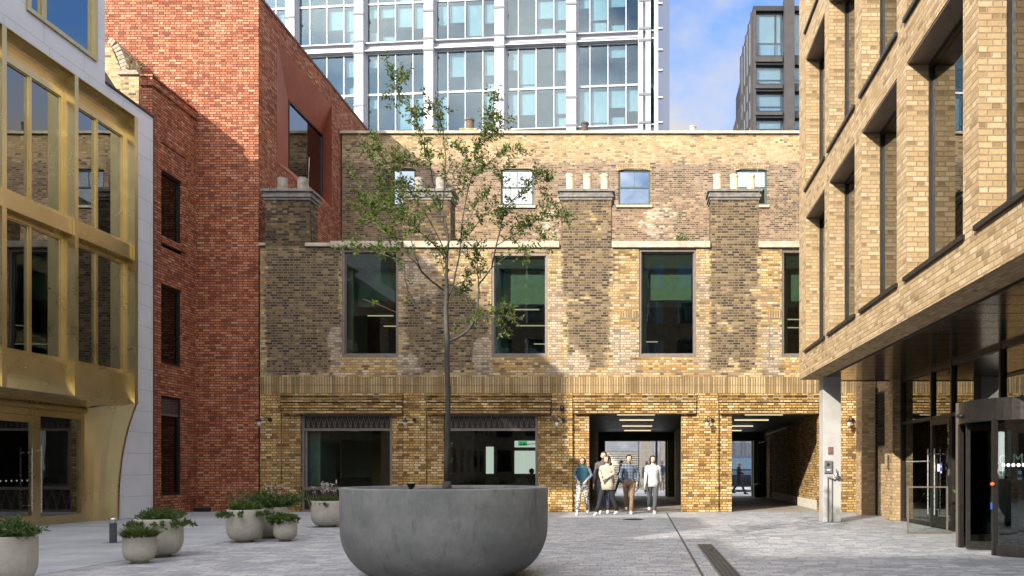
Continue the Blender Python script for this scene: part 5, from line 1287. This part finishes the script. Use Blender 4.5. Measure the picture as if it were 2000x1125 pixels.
# branch: points, start radius, end radius, depth drift (m over its length), leaf density per metre, leafy from fraction
BR = [
 ([(875, 667), (893, 660), (912, 648), (925, 629), (932, 605), (935, 571), (935, 555), (947, 541), (960, 523), (976, 512), (991, 499)], .021, .006, -.25, 14, .75),
 ([(935, 555), (933, 530), (932, 512), (935, 498), (940, 485)], .008, .003, .2, 70, .2),
 ([(960, 523), (969, 480), (976, 453), (983, 420), (987, 405), (1000, 392), (1024, 368), (1045, 347), (1058, 338)], .011, .003, -.4, 70, .3),
 ([(969, 480), (985, 470), (1000, 461), (1027, 445), (1053, 427), (1080, 419), (1101, 427)], .008, .003, .35, 95, .15),
 ([(1000, 461), (1010, 475), (1022, 488), (1027, 505)], .004, .002, .1, 90, .3),
 ([(1027, 445), (1048, 455), (1062, 470), (1066, 483)], .004, .002, .1, 70, .3),
 ([(868, 649), (845, 641), (832, 635), (824, 613), (813, 597), (797, 568), (791, 544), (791, 525)], .015, .004, .4, 9, .5),
 ([(824, 613), (800, 609), (776, 611), (745, 597), (709, 584)], .004, .002, -.2, 4, .3),
 ([(872, 581), (864, 565), (840, 547), (824, 531), (811, 512), (787, 491), (768, 467), (747, 445), (733, 427), (712, 387), (696, 355)], .016, .003, -.45, 60, .35),
 ([(811, 512), (779, 509), (755, 499), (728, 491), (701, 488), (683, 485)], .008, .003, .3, 60, .25),
 ([(824, 531), (811, 501), (803, 469), (792, 435), (784, 405), (781, 376), (760, 333), (739, 291), (733, 269)], .009, .003, .35, 85, .35),
 ([(873, 510), (864, 496), (845, 475), (824, 456), (800, 435), (768, 408), (747, 373), (738, 340)], .010, .003, -.3, 85, .3),
 ([(873, 500), (864, 480), (851, 453), (835, 424), (819, 403), (803, 376), (787, 349), (781, 323), (776, 300)], .010, .003, .5, 80, .35),
 ([(876, 472), (867, 445), (864, 408), (868, 360), (871, 307), (867, 280), (864, 248), (853, 221), (840, 197), (835, 188)], .009, .002, .1, 26, .3),
 ([(864, 412), (853, 387), (845, 355), (840, 317), (829, 285), (821, 259), (813, 232), (795, 208), (781, 187), (773, 168), (765, 147), (757, 131)], .009, .002, -.35, 74, .25),
 ([(773, 160), (780, 153), (790, 147)], .003, .0015, 0, 100, .1), ([(775, 168), (768, 182), (765, 196)], .003, .0015, 0, 100, .1),
 ([(795, 208), (815, 215), (838, 212), (856, 203), (866, 212)], .004, .002, .2, 40, .2),
 ([(813, 232), (830, 222), (846, 228)], .004, .002, -.1, 60, .2),
 ([(853, 215), (866, 240), (872, 270), (878, 300)], .003, .002, .2, 14, .1),
 ([(874, 583), (885, 560), (891, 528), (897, 501), (900, 472), (920, 453), (936, 432), (957, 411), (962, 400)], .013, .003, .4, 55, .45),
 ([(900, 472), (901, 443), (907, 408), (912, 381), (917, 360), (925, 333), (933, 307), (936, 280), (947, 253), (957, 227), (963, 208), (967, 191)], .009, .002, -.25, 88, .32),
 ([(947, 253), (960, 243), (975, 236), (986, 235)], .004, .002, -.2, 85, .1), ([(936, 280), (950, 270), (968, 262), (976, 250)], .004, .002, .2, 80, .1),
 ([(925, 333), (912, 318), (902, 300), (897, 285)], .004, .002, .3, 80, .2), ([(917, 360), (947, 325), (968, 307), (1000, 291), (1019, 296)], .005, .002, .1, 70, .25),
 ([(925, 333), (905, 340), (895, 355), (893, 375)], .004, .002, -.3, 70, .2),
 ([(885, 560), (893, 555), (907, 549), (920, 533), (931, 512)], .006, .002, -.3, 70, .25),
 ([(877, 583), (901, 573), (915, 560)], .005, .002, .2, 60, .3),
 ([(874, 619), (893, 624), (912, 621), (933, 611), (957, 619), (981, 616), (1008, 621)], .006, .002, -.4, 62, .4),
 ([(973, 617), (985, 630), (987, 645)], .003, .002, 0, 70, .2), ([(957, 619), (970, 606), (985, 600)], .003, .002, 0, 60, .2),
 ([(893, 660), (893, 645), (905, 632), (915, 622)], .004, .002, .3, 50, .4),
 ([(781, 376), (765, 372), (748, 380), (733, 395)], .004, .002, .4, 85, .1), ([(760, 333), (775, 318), (792, 312), (812, 318)], .004, .002, -.2, 90, .1),
 ([(787, 491), (770, 497), (757, 488), (745, 476)], .004, .002, -.3, 50, .1), ([(747, 445), (725, 432), (705, 425), (690, 405)], .004, .002, .2, 50, .2),
 ([(768, 408), (745, 405), (728, 398), (715, 405)], .004, .002, -.2, 75, .1), ([(738, 340), (725, 320), (718, 300), (712, 290)], .004, .002, .2, 80, .1),
 ([(987, 405), (1005, 425), (1020, 435)], .004, .002, -.3, 60, .1), ([(1045, 347), (1062, 355), (1075, 344)], .004, .002, .1, 80, .1),
 ([(1045, 347), (1055, 372), (1068, 390), (1082, 400)], .004, .002, .1, 60, .1), ([(973, 376), (985, 360), (980, 340), (990, 325)], .004, .002, .2, 60, .1),
 ([(803, 376), (820, 372), (838, 380), (850, 395)], .004, .002, .4, 55, .1), ([(835, 424), (815, 430), (800, 445)], .004, .002, .3, 70, .1),
 ([(868, 360), (880, 345), (890, 352)], .003, .002, .1, 40, .1), ([(800, 435), (785, 440), (770, 452), (762, 465)], .004, .002, .2, 70, .1),
 ([(901, 443), (918, 425), (930, 400), (945, 385), (952, 370)], .005, .002, -.4, 45, .2), ([(897, 501), (912, 495), (925, 485)], .004, .002, .3, 60, .1),
 ([(873, 560), (860, 500), (850, 480), (840, 470)], .005, .002, -.35, 40, .4), ([(683, 485), (675, 478), (668, 480)], .002, .0015, 0, 60, 0),
 ([(696, 355), (690, 340), (684, 330)], .002, .001, 0, 10, 0),
]
lf = MB(); tw_ = MB()
def leafy_twig(p, d, L_):
    pts = [p]; d = d.normalized()
    for s_ in range(3): d = (d+rv(.25)+Vector((0, 0, .05))).normalized(); pts.append(pts[-1]+d*L_/3)
    tw_.tube(pts, [.0025, .002, .0015, .001], 4, caps=False)
    m = random.randint(6, 10)
    for j in range(m):
        f = (.15+.85*j/(m-1))*3; i_ = min(2, int(f)); q = pts[i_].lerp(pts[i_+1], min(1, f-i_))
        ax = (pts[i_+1]-pts[i_]).normalized(); sd = ax.cross(rv()).normalized()
        leaf(lf, q, ax*.5+sd*(1 if j % 2 else -1)*.9+Vector((0, 0, -.15)), random.uniform(.036, .066), random.uniform(.017, .030))
def dep(px, py):                                             # smooth depth field keeps joined branches joined
    return .55*noise.noise(Vector((px*.006, py*.006, 3.3)))*min(1, max(0, (667-py)/150))+.0
for pts, r0, r1, dr_, dens, fr0 in BR:
    P3 = [tp(x, y, dep(x, y)+dr_*.0) for x, y in pts]
    # swing the free end of each branch towards or away from the viewer
    n = len(P3); P4 = []
    for k, (x, y) in enumerate(pts): P4.append(tp(x, y, dep(x, y)*1.6*(0 if abs(x-873) < 8 and y > 440 else 1)))
    P3 = P4
    b = MB(); b.tube(P3, [r0*.85+(r1-r0*.85)*k/(n-1) for k in range(n)], 7); b.build('limb', BARK if r0 > .007 else TWIG, tr, smooth=True)
    tot = sum((P3[k+1]-P3[k]).length for k in range(n-1)); acc = 0
    for k in range(n-1):
        seg = P3[k+1]-P3[k]; m_ = seg.length*dens*.52; cnt = int(m_)+(random.random() < m_-int(m_))
        for _ in range(cnt):
            f = random.random()
            if (acc+seg.length*f)/tot < fr0: continue
            d = seg.normalized()*.6+rv(.9); d.z += .25; leafy_twig(P3[k]+seg*f, d, random.uniform(.08, .20))
        acc += seg.length
    leafy_twig(P3[-1], P3[-1]-P3[-2], .10) if dens > 5 else None
for k in range(46):                                           # small shoots on the trunk
    py = random.choice((random.uniform(560, 660), random.uniform(860, 930))); p = tp(873, py); a = random.uniform(0, 6.28)
    leaf(lf, p+Vector((math.cos(a), math.sin(a), 0))*.03, Vector((math.cos(a), math.sin(a), .5)), .05, .022)
lf.build('crown', LEAF, tr); tw_.build('twigs', TWIG, tr)
print('leaves', len(lf.f))

# ------------------------------------------------------------------ people
SKIN = plain('skin', (.56, .35, .25), .55, 0, .06, 12); HAIRB = plain('black_hair', (.012, .009, .008), .45, 0, .3, 40); HAIRR = plain('dark_brown_hair', (.035, .016, .010), .45, 0, .3, 40); HAIRW = plain('blond_grey_hair', (.55, .48, .34), .6)
def fabric(name, c, kind=None, c2=(1, 1, 1), sc=30):
    m, t, b = newmat(name); P = obc(t)
    if kind == 'blotch': col = mixc(t, maprange(t, noise_(t, P, sc, 2), .47, .53), c, c2)
    elif kind == 'check':
        s = t.nodes.new('ShaderNodeSeparateXYZ'); t.links.new(P, s.inputs[0])
        a1 = M_(t, 'GREATER_THAN', M_(t, 'FRACT', M_(t, 'MULTIPLY', s.outputs[0], 11.)), .82); a2 = M_(t, 'GREATER_THAN', M_(t, 'FRACT', M_(t, 'MULTIPLY', s.outputs[2], 11.)), .82)
        col = mixc(t, M_(t, 'MULTIPLY', M_(t, 'ADD', a1, a2), .5), c, c2)
    else: col = mixc(t, maprange(t, noise_(t, P, 14, 4), .3, .7), tuple(x*.82 for x in c), tuple(x*1.12 for x in c))
    t.links.new(col, b.inputs['Base Color']); b.inputs['Roughness'].default_value = .85; bump(t, b, noise_(t, P, 22, 3), .5, .02); return m
def skin_body(parent, J, edges, mat):
    me = D.meshes.new('body'); names = list(J); me.from_pydata([J[k][0] for k in names], [(names.index(a), names.index(c)) for a, c in edges], []); me.materials.append(mat)
    o = D.objects.new('body', me); COL.objects.link(o); o.parent = parent
    o.modifiers.new('skin', 'SKIN'); o.modifiers['skin'].use_smooth_shade = True
    sv = me.skin_vertices[0].data
    for i, k in enumerate(names): r_ = J[k][1]; sv[i].radius = r_ if isinstance(r_, tuple) else (r_, r_); sv[i].use_root = (k == 'pelvis')
    s = o.modifiers.new('sub', 'SUBSURF'); s.levels = 2; s.render_levels = 2
    return o
def person(x, y, rz, h, label, lf_, rf_, lh, rh, top, legs, hair, longhair=False, hem=.86, flare=0., sunglasses=False, group=None, vest=False, shoes=None, puffy=False, z0=0., lite=False, beard=False, look=0., face=True, shorts=False, skirt=None):
    s = h/1.72
    p = thing('person', label, 'person', (x, y, z0), rz, group, local=True); p.scale = (s, s, s)
    V = Vector
    def mid(a, c, off, f=.5): return V(a).lerp(V(c), f)+V(off)
    hipL, hipR = V((-.095, 0, .90)), V((.095, 0, .90)); shL, shR = V((-.165, 0, 1.41)), V((.165, 0, 1.41))
    lf_, rf_, lh, rh = V(lf_), V(rf_), V(lh), V(rh)
    def knee(hp, ft):
        d = (V(hp)-V(ft)).length; bend = math.sqrt(max(0, .44**2-(d/2)**2)) if d < .88 else .02
        return mid(hp, ft, (0, -max(.03, bend), 0))
    kL, kR = knee(hipL, lf_), knee(hipR, rf_)
    def elbow(sh, ha, side):
        d = (sh-ha).length; bend = math.sqrt(max(0.0, .285**2-(d/2)**2)) if d < .57 else .02
        dirv = V((side*.6, .8, -.15)).normalized(); return mid(sh, ha, dirv*max(.02, bend))
    eL, eR = elbow(shL, lh, -1), elbow(shR, rh, 1)
    J = {'pelvis': ((0, 0, .96), (.125, .095)), 'waist': ((0, 0, 1.1), (.105, .08)), 'chest': ((0, 0, 1.28), (.115, .08)), 'nb': ((0, .005, 1.44), (.06, .055)), 'neck': ((0, 0, 1.50), (.045, .045)),
         'jaw': ((0, -.02, 1.555), (.056, .062)), 'head': ((0, -.01, 1.62), (.070, .085)), 'crown_': ((0, 0, 1.685), (.055, .065)),
         'hl': (hipL, .085), 'hr': (hipR, .085), 'kl': (kL, .055), 'kr': (kR, .055), 'al': (lf_+V((0, 0, .08)), .036), 'ar': (rf_+V((0, 0, .08)), .036), 'tl': (lf_+V((0, -.13, .035)), (.035, .028)), 'tr': (rf_+V((0, -.13, .035)), (.035, .028)),
         'sl': (shL, .034), 'sr': (shR, .034), 'el': (eL, .030), 'er': (eR, .030), 'wl': (lh, .024), 'wr': (rh, .024)}
    E = [('pelvis', 'waist'), ('waist', 'chest'), ('chest', 'nb'), ('nb', 'neck'), ('neck', 'jaw'), ('jaw', 'head'), ('head', 'crown_'), ('pelvis', 'hl'), ('pelvis', 'hr'), ('hl', 'kl'), ('hr', 'kr'), ('kl', 'al'), ('kr', 'ar'), ('al', 'tl'), ('ar', 'tr'), ('chest', 'sl'), ('chest', 'sr'), ('sl', 'el'), ('sr', 'er'), ('el', 'wl'), ('er', 'wr')]
    for s_, (e, ha) in (('l', (eL, lh)), ('r', (eR, rh))):
        d = (ha-e).normalized(); side = d.cross(V((0, 0, 1)) if abs(d.z) < .8 else V((1, 0, 0))).normalized()
        if abs(d.z) >= .8: side = V((0, 1, 0))
        pl_ = ha+d*.07; J['p'+s_] = (pl_, (.034, .018)); E.append(('w'+s_, 'p'+s_))
        if not lite:
            crl = d.cross(side).normalized()*.35
            for q, (o_, ln_) in enumerate(((-.028, .065), (-.010, .078), (.010, .072), (.028, .055))):
                a_ = pl_+side*o_+d*.02; J['f%s%da' % (s_, q)] = (a_, .009); J['f%s%db' % (s_, q)] = (a_+(d+crl*.4).normalized()*ln_*.5, .008); J['f%s%dc' % (s_, q)] = (a_+(d+crl*.4).normalized()*ln_*.5+(d+crl*1.6).normalized()*ln_*.5, .007)
                E += [('p'+s_, 'f%s%da' % (s_, q)), ('f%s%da' % (s_, q), 'f%s%db' % (s_, q)), ('f%s%db' % (s_, q), 'f%s%dc' % (s_, q))]
            th = ha+d*.03-side*.03; J['t%sa' % s_] = (th, .010); J['t%sb' % s_] = (th-side*.02+d*.045, .009); E += [('w'+s_, 't%sa' % s_), ('t%sa' % s_, 't%sb' % s_)]
    skin_body(p, J, E, SKIN)
    # trousers: hips plus two tapered legs
    b = MB(); b.rings([(0, 0, .80, .155, .115), (0, 0, .88, .178, .128), (0, 0, .98, .165, .12), (0, 0, 1.04, .145, .11)], 18)
    for hp, kn, ft in ((hipL, kL, lf_), (hipR, kR, rf_)):
        an = ft+V((0, .005, .09)); kx = kn.lerp(an, .5)+V((0, .01, 0))
        if shorts: b.tube([hp, hp.lerp(kn, .5), kn+V((0, 0, .08))], [.10, .088, .085], 12)
        else: b.tube([hp, hp.lerp(kn, .5), kn, kx, an], [.098, .086, .068, .062, .060 if not puffy else .056], 12)
    b.build('trousers', legs, p, smooth=True)
    # top
    hs = hem; rr = [(0, 0, hs, .165+flare, .125+flare*.7), (0, 0, (hs+1.1)/2, .158+flare*.5, .12+flare*.4), (0, 0, 1.10, .148, .112), (0, 0, 1.20, .165, .12), (0, 0, 1.30, .185, .125), (0, 0, 1.38, .188, .112), (0, 0, 1.43, .15, .09), (0, 0, 1.47, .075, .068), (0, 0, 1.50, .062, .062)]
    if vest:
        r2_ = []
        zz = hs
        while zz < 1.42:
            for f_, g_ in ((0, -.010), (.5, .016)): 
                z_ = zz+.055*f_; base = .165 if z_ < 1.15 else (.175+(z_-1.15)*.08); r2_.append((0, 0, z_, base+g_, .125+g_))
            zz += .055
        rr = r2_+[(0, 0, 1.43, .14, .09), (0, 0, 1.47, .08, .075), (0, 0, 1.53, .075, .07)]
    b = MB(); b.rings(rr, 22); 
    if not vest:
        for sh, el_, ha in ((shL, eL, lh), (shR, eR, rh)): b.tube([V((sh.x*.55, 0, 1.405)), V((sh.x*.86, 0, 1.395)), sh+V((sh.x*.10, 0, -.035)), sh.lerp(el_, .5), el_, el_.lerp(ha, .5), ha-(ha-el_).normalized()*.01], [.050, .064, .068, .060, .053, .047, .042], 12)
    tb = b.build('jacket' if flare or vest else 'shirt', top, p, smooth=True)
    if vest:
        b = MB()
        for sh, el_, ha in ((shL, eL, lh), (shR, eR, rh)): b.tube([V((sh.x*.55, 0, 1.405)), V((sh.x*.86, 0, 1.395)), sh+V((sh.x*.08, 0, -.035)), sh.lerp(el_, .5), el_, el_.lerp(ha, .5), ha], [.048, .060, .062, .058, .052, .046, .040], 12)
        b.build('sleeves', fabric('grey_blue_knit', (.16, .20, .24)), p, smooth=True)
    if flare and not vest:
        b = MB(); b.tube([(-.09, -.06, 1.45), (-.05, -.115, 1.36), (0, -.13, 1.30)], .018, 6, flat=.6); b.tube([(.09, -.06, 1.45), (.05, -.115, 1.36), (0, -.13, 1.30)], .018, 6, flat=.6); b.build('collar', top, tb)
    # shoes
    for ft in (lf_, rf_):
        b = MB(); z = ft.z; b.rings([(ft.x, ft.y-.05, z, .045, .135), (ft.x, ft.y-.05, z+.02, .047, .138), (ft.x, ft.y-.045, z+.05, .043, .125), (ft.x, ft.y+.0, z+.085, .038, .075), (ft.x, ft.y+.03, z+.10, .036, .045)], 16); b.build('shoe', shoes or PLAS, p, smooth=True)
    # hair
    b = MB(); b.ball((0, .018, 1.655), .092, .102, .092, 16, 10)
    if longhair: b.rings([(0, .035, 1.66, .095, .08), (0, .055, 1.58, .098, .065), (0, .065, 1.48, .10, .055), (.01, .07, 1.38, .105, .05), (.01, .075, 1.29, .08, .035), (.01, .075, 1.25, .03, .02)], 14); b.tube([(-.08, .0, 1.66), (-.088, -.02, 1.56), (-.095, -.035, 1.44), (-.09, -.08, 1.34)], [.03, .03, .028, .012], 8); b.tube([(.08, .0, 1.66), (.088, -.02, 1.56), (.095, -.035, 1.44), (.09, -.08, 1.34)], [.03, .03, .028, .012], 8)
    b.build('hair', hair, p, smooth=True)
    # face
    if face:
        b = MB(); b.rings([(0, -.075, 1.525, .03, .02), (0, -.086, 1.56, .052, .03), (0, -.09, 1.60, .062, .035), (0, -.088, 1.64, .064, .038), (0, -.075, 1.68, .058, .035), (0, -.05, 1.70, .03, .02)], 14)
        b.tube([(0, -.122, 1.635), (0, -.138, 1.598), (0, -.124, 1.588)], [.007, .013, .009], 7)
        for s_ in (-1, 1): b.ball((s_*.078, -.005, 1.605), .012, .02, .028, 8, 6)
        hd_ = b.build('face', SKIN, p, smooth=True)
        b = MB()
        if sunglasses:
            for s_ in (-1, 1): b.ball((s_*.032, -.122, 1.628), .024, .012, .019, 12, 6)
            b.tube([(-.075, -.04, 1.632), (-.055, -.115, 1.632), (.055, -.115, 1.632), (.075, -.04, 1.632)], .005, 6); b.build('sunglasses', BLK, hd_)
        else:
            for s_ in (-1, 1): b.ball((s_*.027, -.119, 1.625), .011, .007, .006, 8, 4); b.tube([(s_*.014, -.124, 1.644), (s_*.042, -.116, 1.645)], .004, 5)
            b.build('eyes', HAIRB, hd_)
        b = MB(); b.tube([(-.02, -.115, 1.562), (0, -.121, 1.560), (.02, -.115, 1.562)], .005, 6); b.build('mouth', plain('lips', (.35, .12, .10), .5), hd_)
        if beard: b = MB(); b.rings([(0, -.075, 1.512, .03, .025), (0, -.084, 1.535, .05, .035), (0, -.086, 1.552, .055, .037)], 12); b.build('beard', HAIRR, hd_)
    return p
G1 = 'people walking out of the left passage'
def gy(py): return HC*F/(py-VY)
WHS = plain('white_shoe', (.7, .68, .64), .5); BLS = plain('black_shoe', (.02, .02, .02), .4); TAN = plain('tan_shoe', (.30, .2, .13), .6)
Y1 = 22.9
person(PX(1138, Y1), Y1, R(-4), 1.58, 'woman in sunglasses wearing a teal quilted vest and black and white patterned trousers', (-.12, -.28, 0), (.13, .24, .05), (-.13, -.17, 1.03), (.13, -.17, 1.03),
       fabric('teal_quilt', (.035, .12, .16)), fabric('pattern_print', (.05, .045, .05), 'blotch', (.62, .58, .56), 26), HAIRR, True, .90, 0, True, G1, vest=True, shoes=WHS)
person(PX(1179, 23.6), 23.6, R(0), 1.76, 'tall bearded man in a dark grey coat, walking behind the woman in cream', (-.09, -.08, 0), (.12, .10, 0), (-.27, -.02, .83), (.27, .0, .83),
       fabric('charcoal_wool', (.085, .075, .075)), fabric('navy_denim', (.05, .06, .10)), HAIRB, False, .62, .03, False, G1, shoes=WHS, beard=True)
person(PX(1186, 22.7), 22.7, R(-22), 1.63, 'woman with long dark hair in a belted cream jacket and black trousers', (-.22, -.26, 0), (.24, .16, .03), (-.10, -.20, 1.08), (.02, -.22, 1.06),
       fabric('cream_wool', (.42, .37, .28)), fabric('black_cotton', (.012, .012, .014)), HAIRR, True, .74, .06, False, G1, shoes=WHS)
person(PX(1228.5, 23.5), 23.5, R(3), 1.66, 'man in a navy checked shirt and brown trousers with hands in pockets', (-.07, .30, .10), (.05, -.30, 0), (-.21, -.05, .88), (.24, -.04, .92),
       fabric('navy_check', (.045, .06, .09), 'check', (.26, .29, .33)), fabric('brown_chino', (.20, .12, .07)), HAIRB, False, .88, 0, False, G1, shoes=WHS)
person(PX(1275, 23.6), 23.6, R(4), 1.64, 'woman with dark fringe in a loose white shirt and dark grey trousers', (-.09, .30, .09), (.02, -.28, 0), (-.25, -.18, .86), (.25, .16, .84),
       fabric('white_linen', (.50, .50, .50)), fabric('dark_grey_cotton', (.06, .065, .07)), HAIRB, True, .80, .035, False, G1, shoes=WHS)
person(PX(1213, 43), 43, R(-80), 1.72, 'person in black striding across the street, seen behind the checked shirt', (-.05, -.32, 0), (.05, .34, .04), (-.2, -.2, .95), (.2, .2, .95),
       fabric('black_jacket', (.02, .02, .022)), fabric('black_trouser', (.02, .02, .022)), HAIRB, False, .85, .0, False, 'people in the street beyond the passages', shoes=WHS, lite=True)
person(PX(1263, 42.5), 42.5, R(8), 1.66, 'person with light hair far behind, between checked and white shirts', (-.08, -.1, 0), (.08, .12, 0), (-.22, -.02, .85), (.22, 0, .85),
       fabric('grey_shirt', (.3, .32, .34)), fabric('grey_trouser', (.12, .12, .13)), HAIRR, False, .88, .0, True, 'people in the street beyond the passages', shoes=BLS, lite=True)
person(PX(1293, 44.5), 44.5, R(0), 1.70, 'man in a blue shirt and pale shorts standing far behind the white shirt', (-.09, 0, 0), (.09, .04, 0), (-.05, -.2, 1.1), (.12, -.18, 1.08),
       fabric('blue_shirt', (.10, .15, .26)), fabric('cream_shorts', (.55, .5, .42)), HAIRR, False, .9, .0, True, 'people in the street beyond the passages', shoes=WHS, lite=True, shorts=True)
person(PX(1443, 41.5), 41.5, R(82), 1.60, 'person in a long black coat with pale hair walking past the right passage', (-.05, -.34, 0), (.05, .34, .05), (-.12, -.28, 1.1), (.18, -.18, 1.1),
       fabric('black_coat', (.018, .018, .02)), fabric('dark_trouser', (.05, .04, .045)), HAIRW, False, .60, .06, False, 'people in the street beyond the passages', shoes=BLS, lite=True)
# café guests behind the glass
person(-3.65, 27.2, R(10), 1.62, 'dark seated guest at the right edge of the café window', (-.09, -.35, 0), (.09, -.35, 0), (-.12, -.3, 1.0), (.12, -.3, 1.0),
       fabric('black_top', (.02, .02, .02)), fabric('black_leg', (.02, .02, .02)), HAIRB, False, .9, .0, False, 'guests inside the café', shoes=BLS, lite=True, z0=-.35)
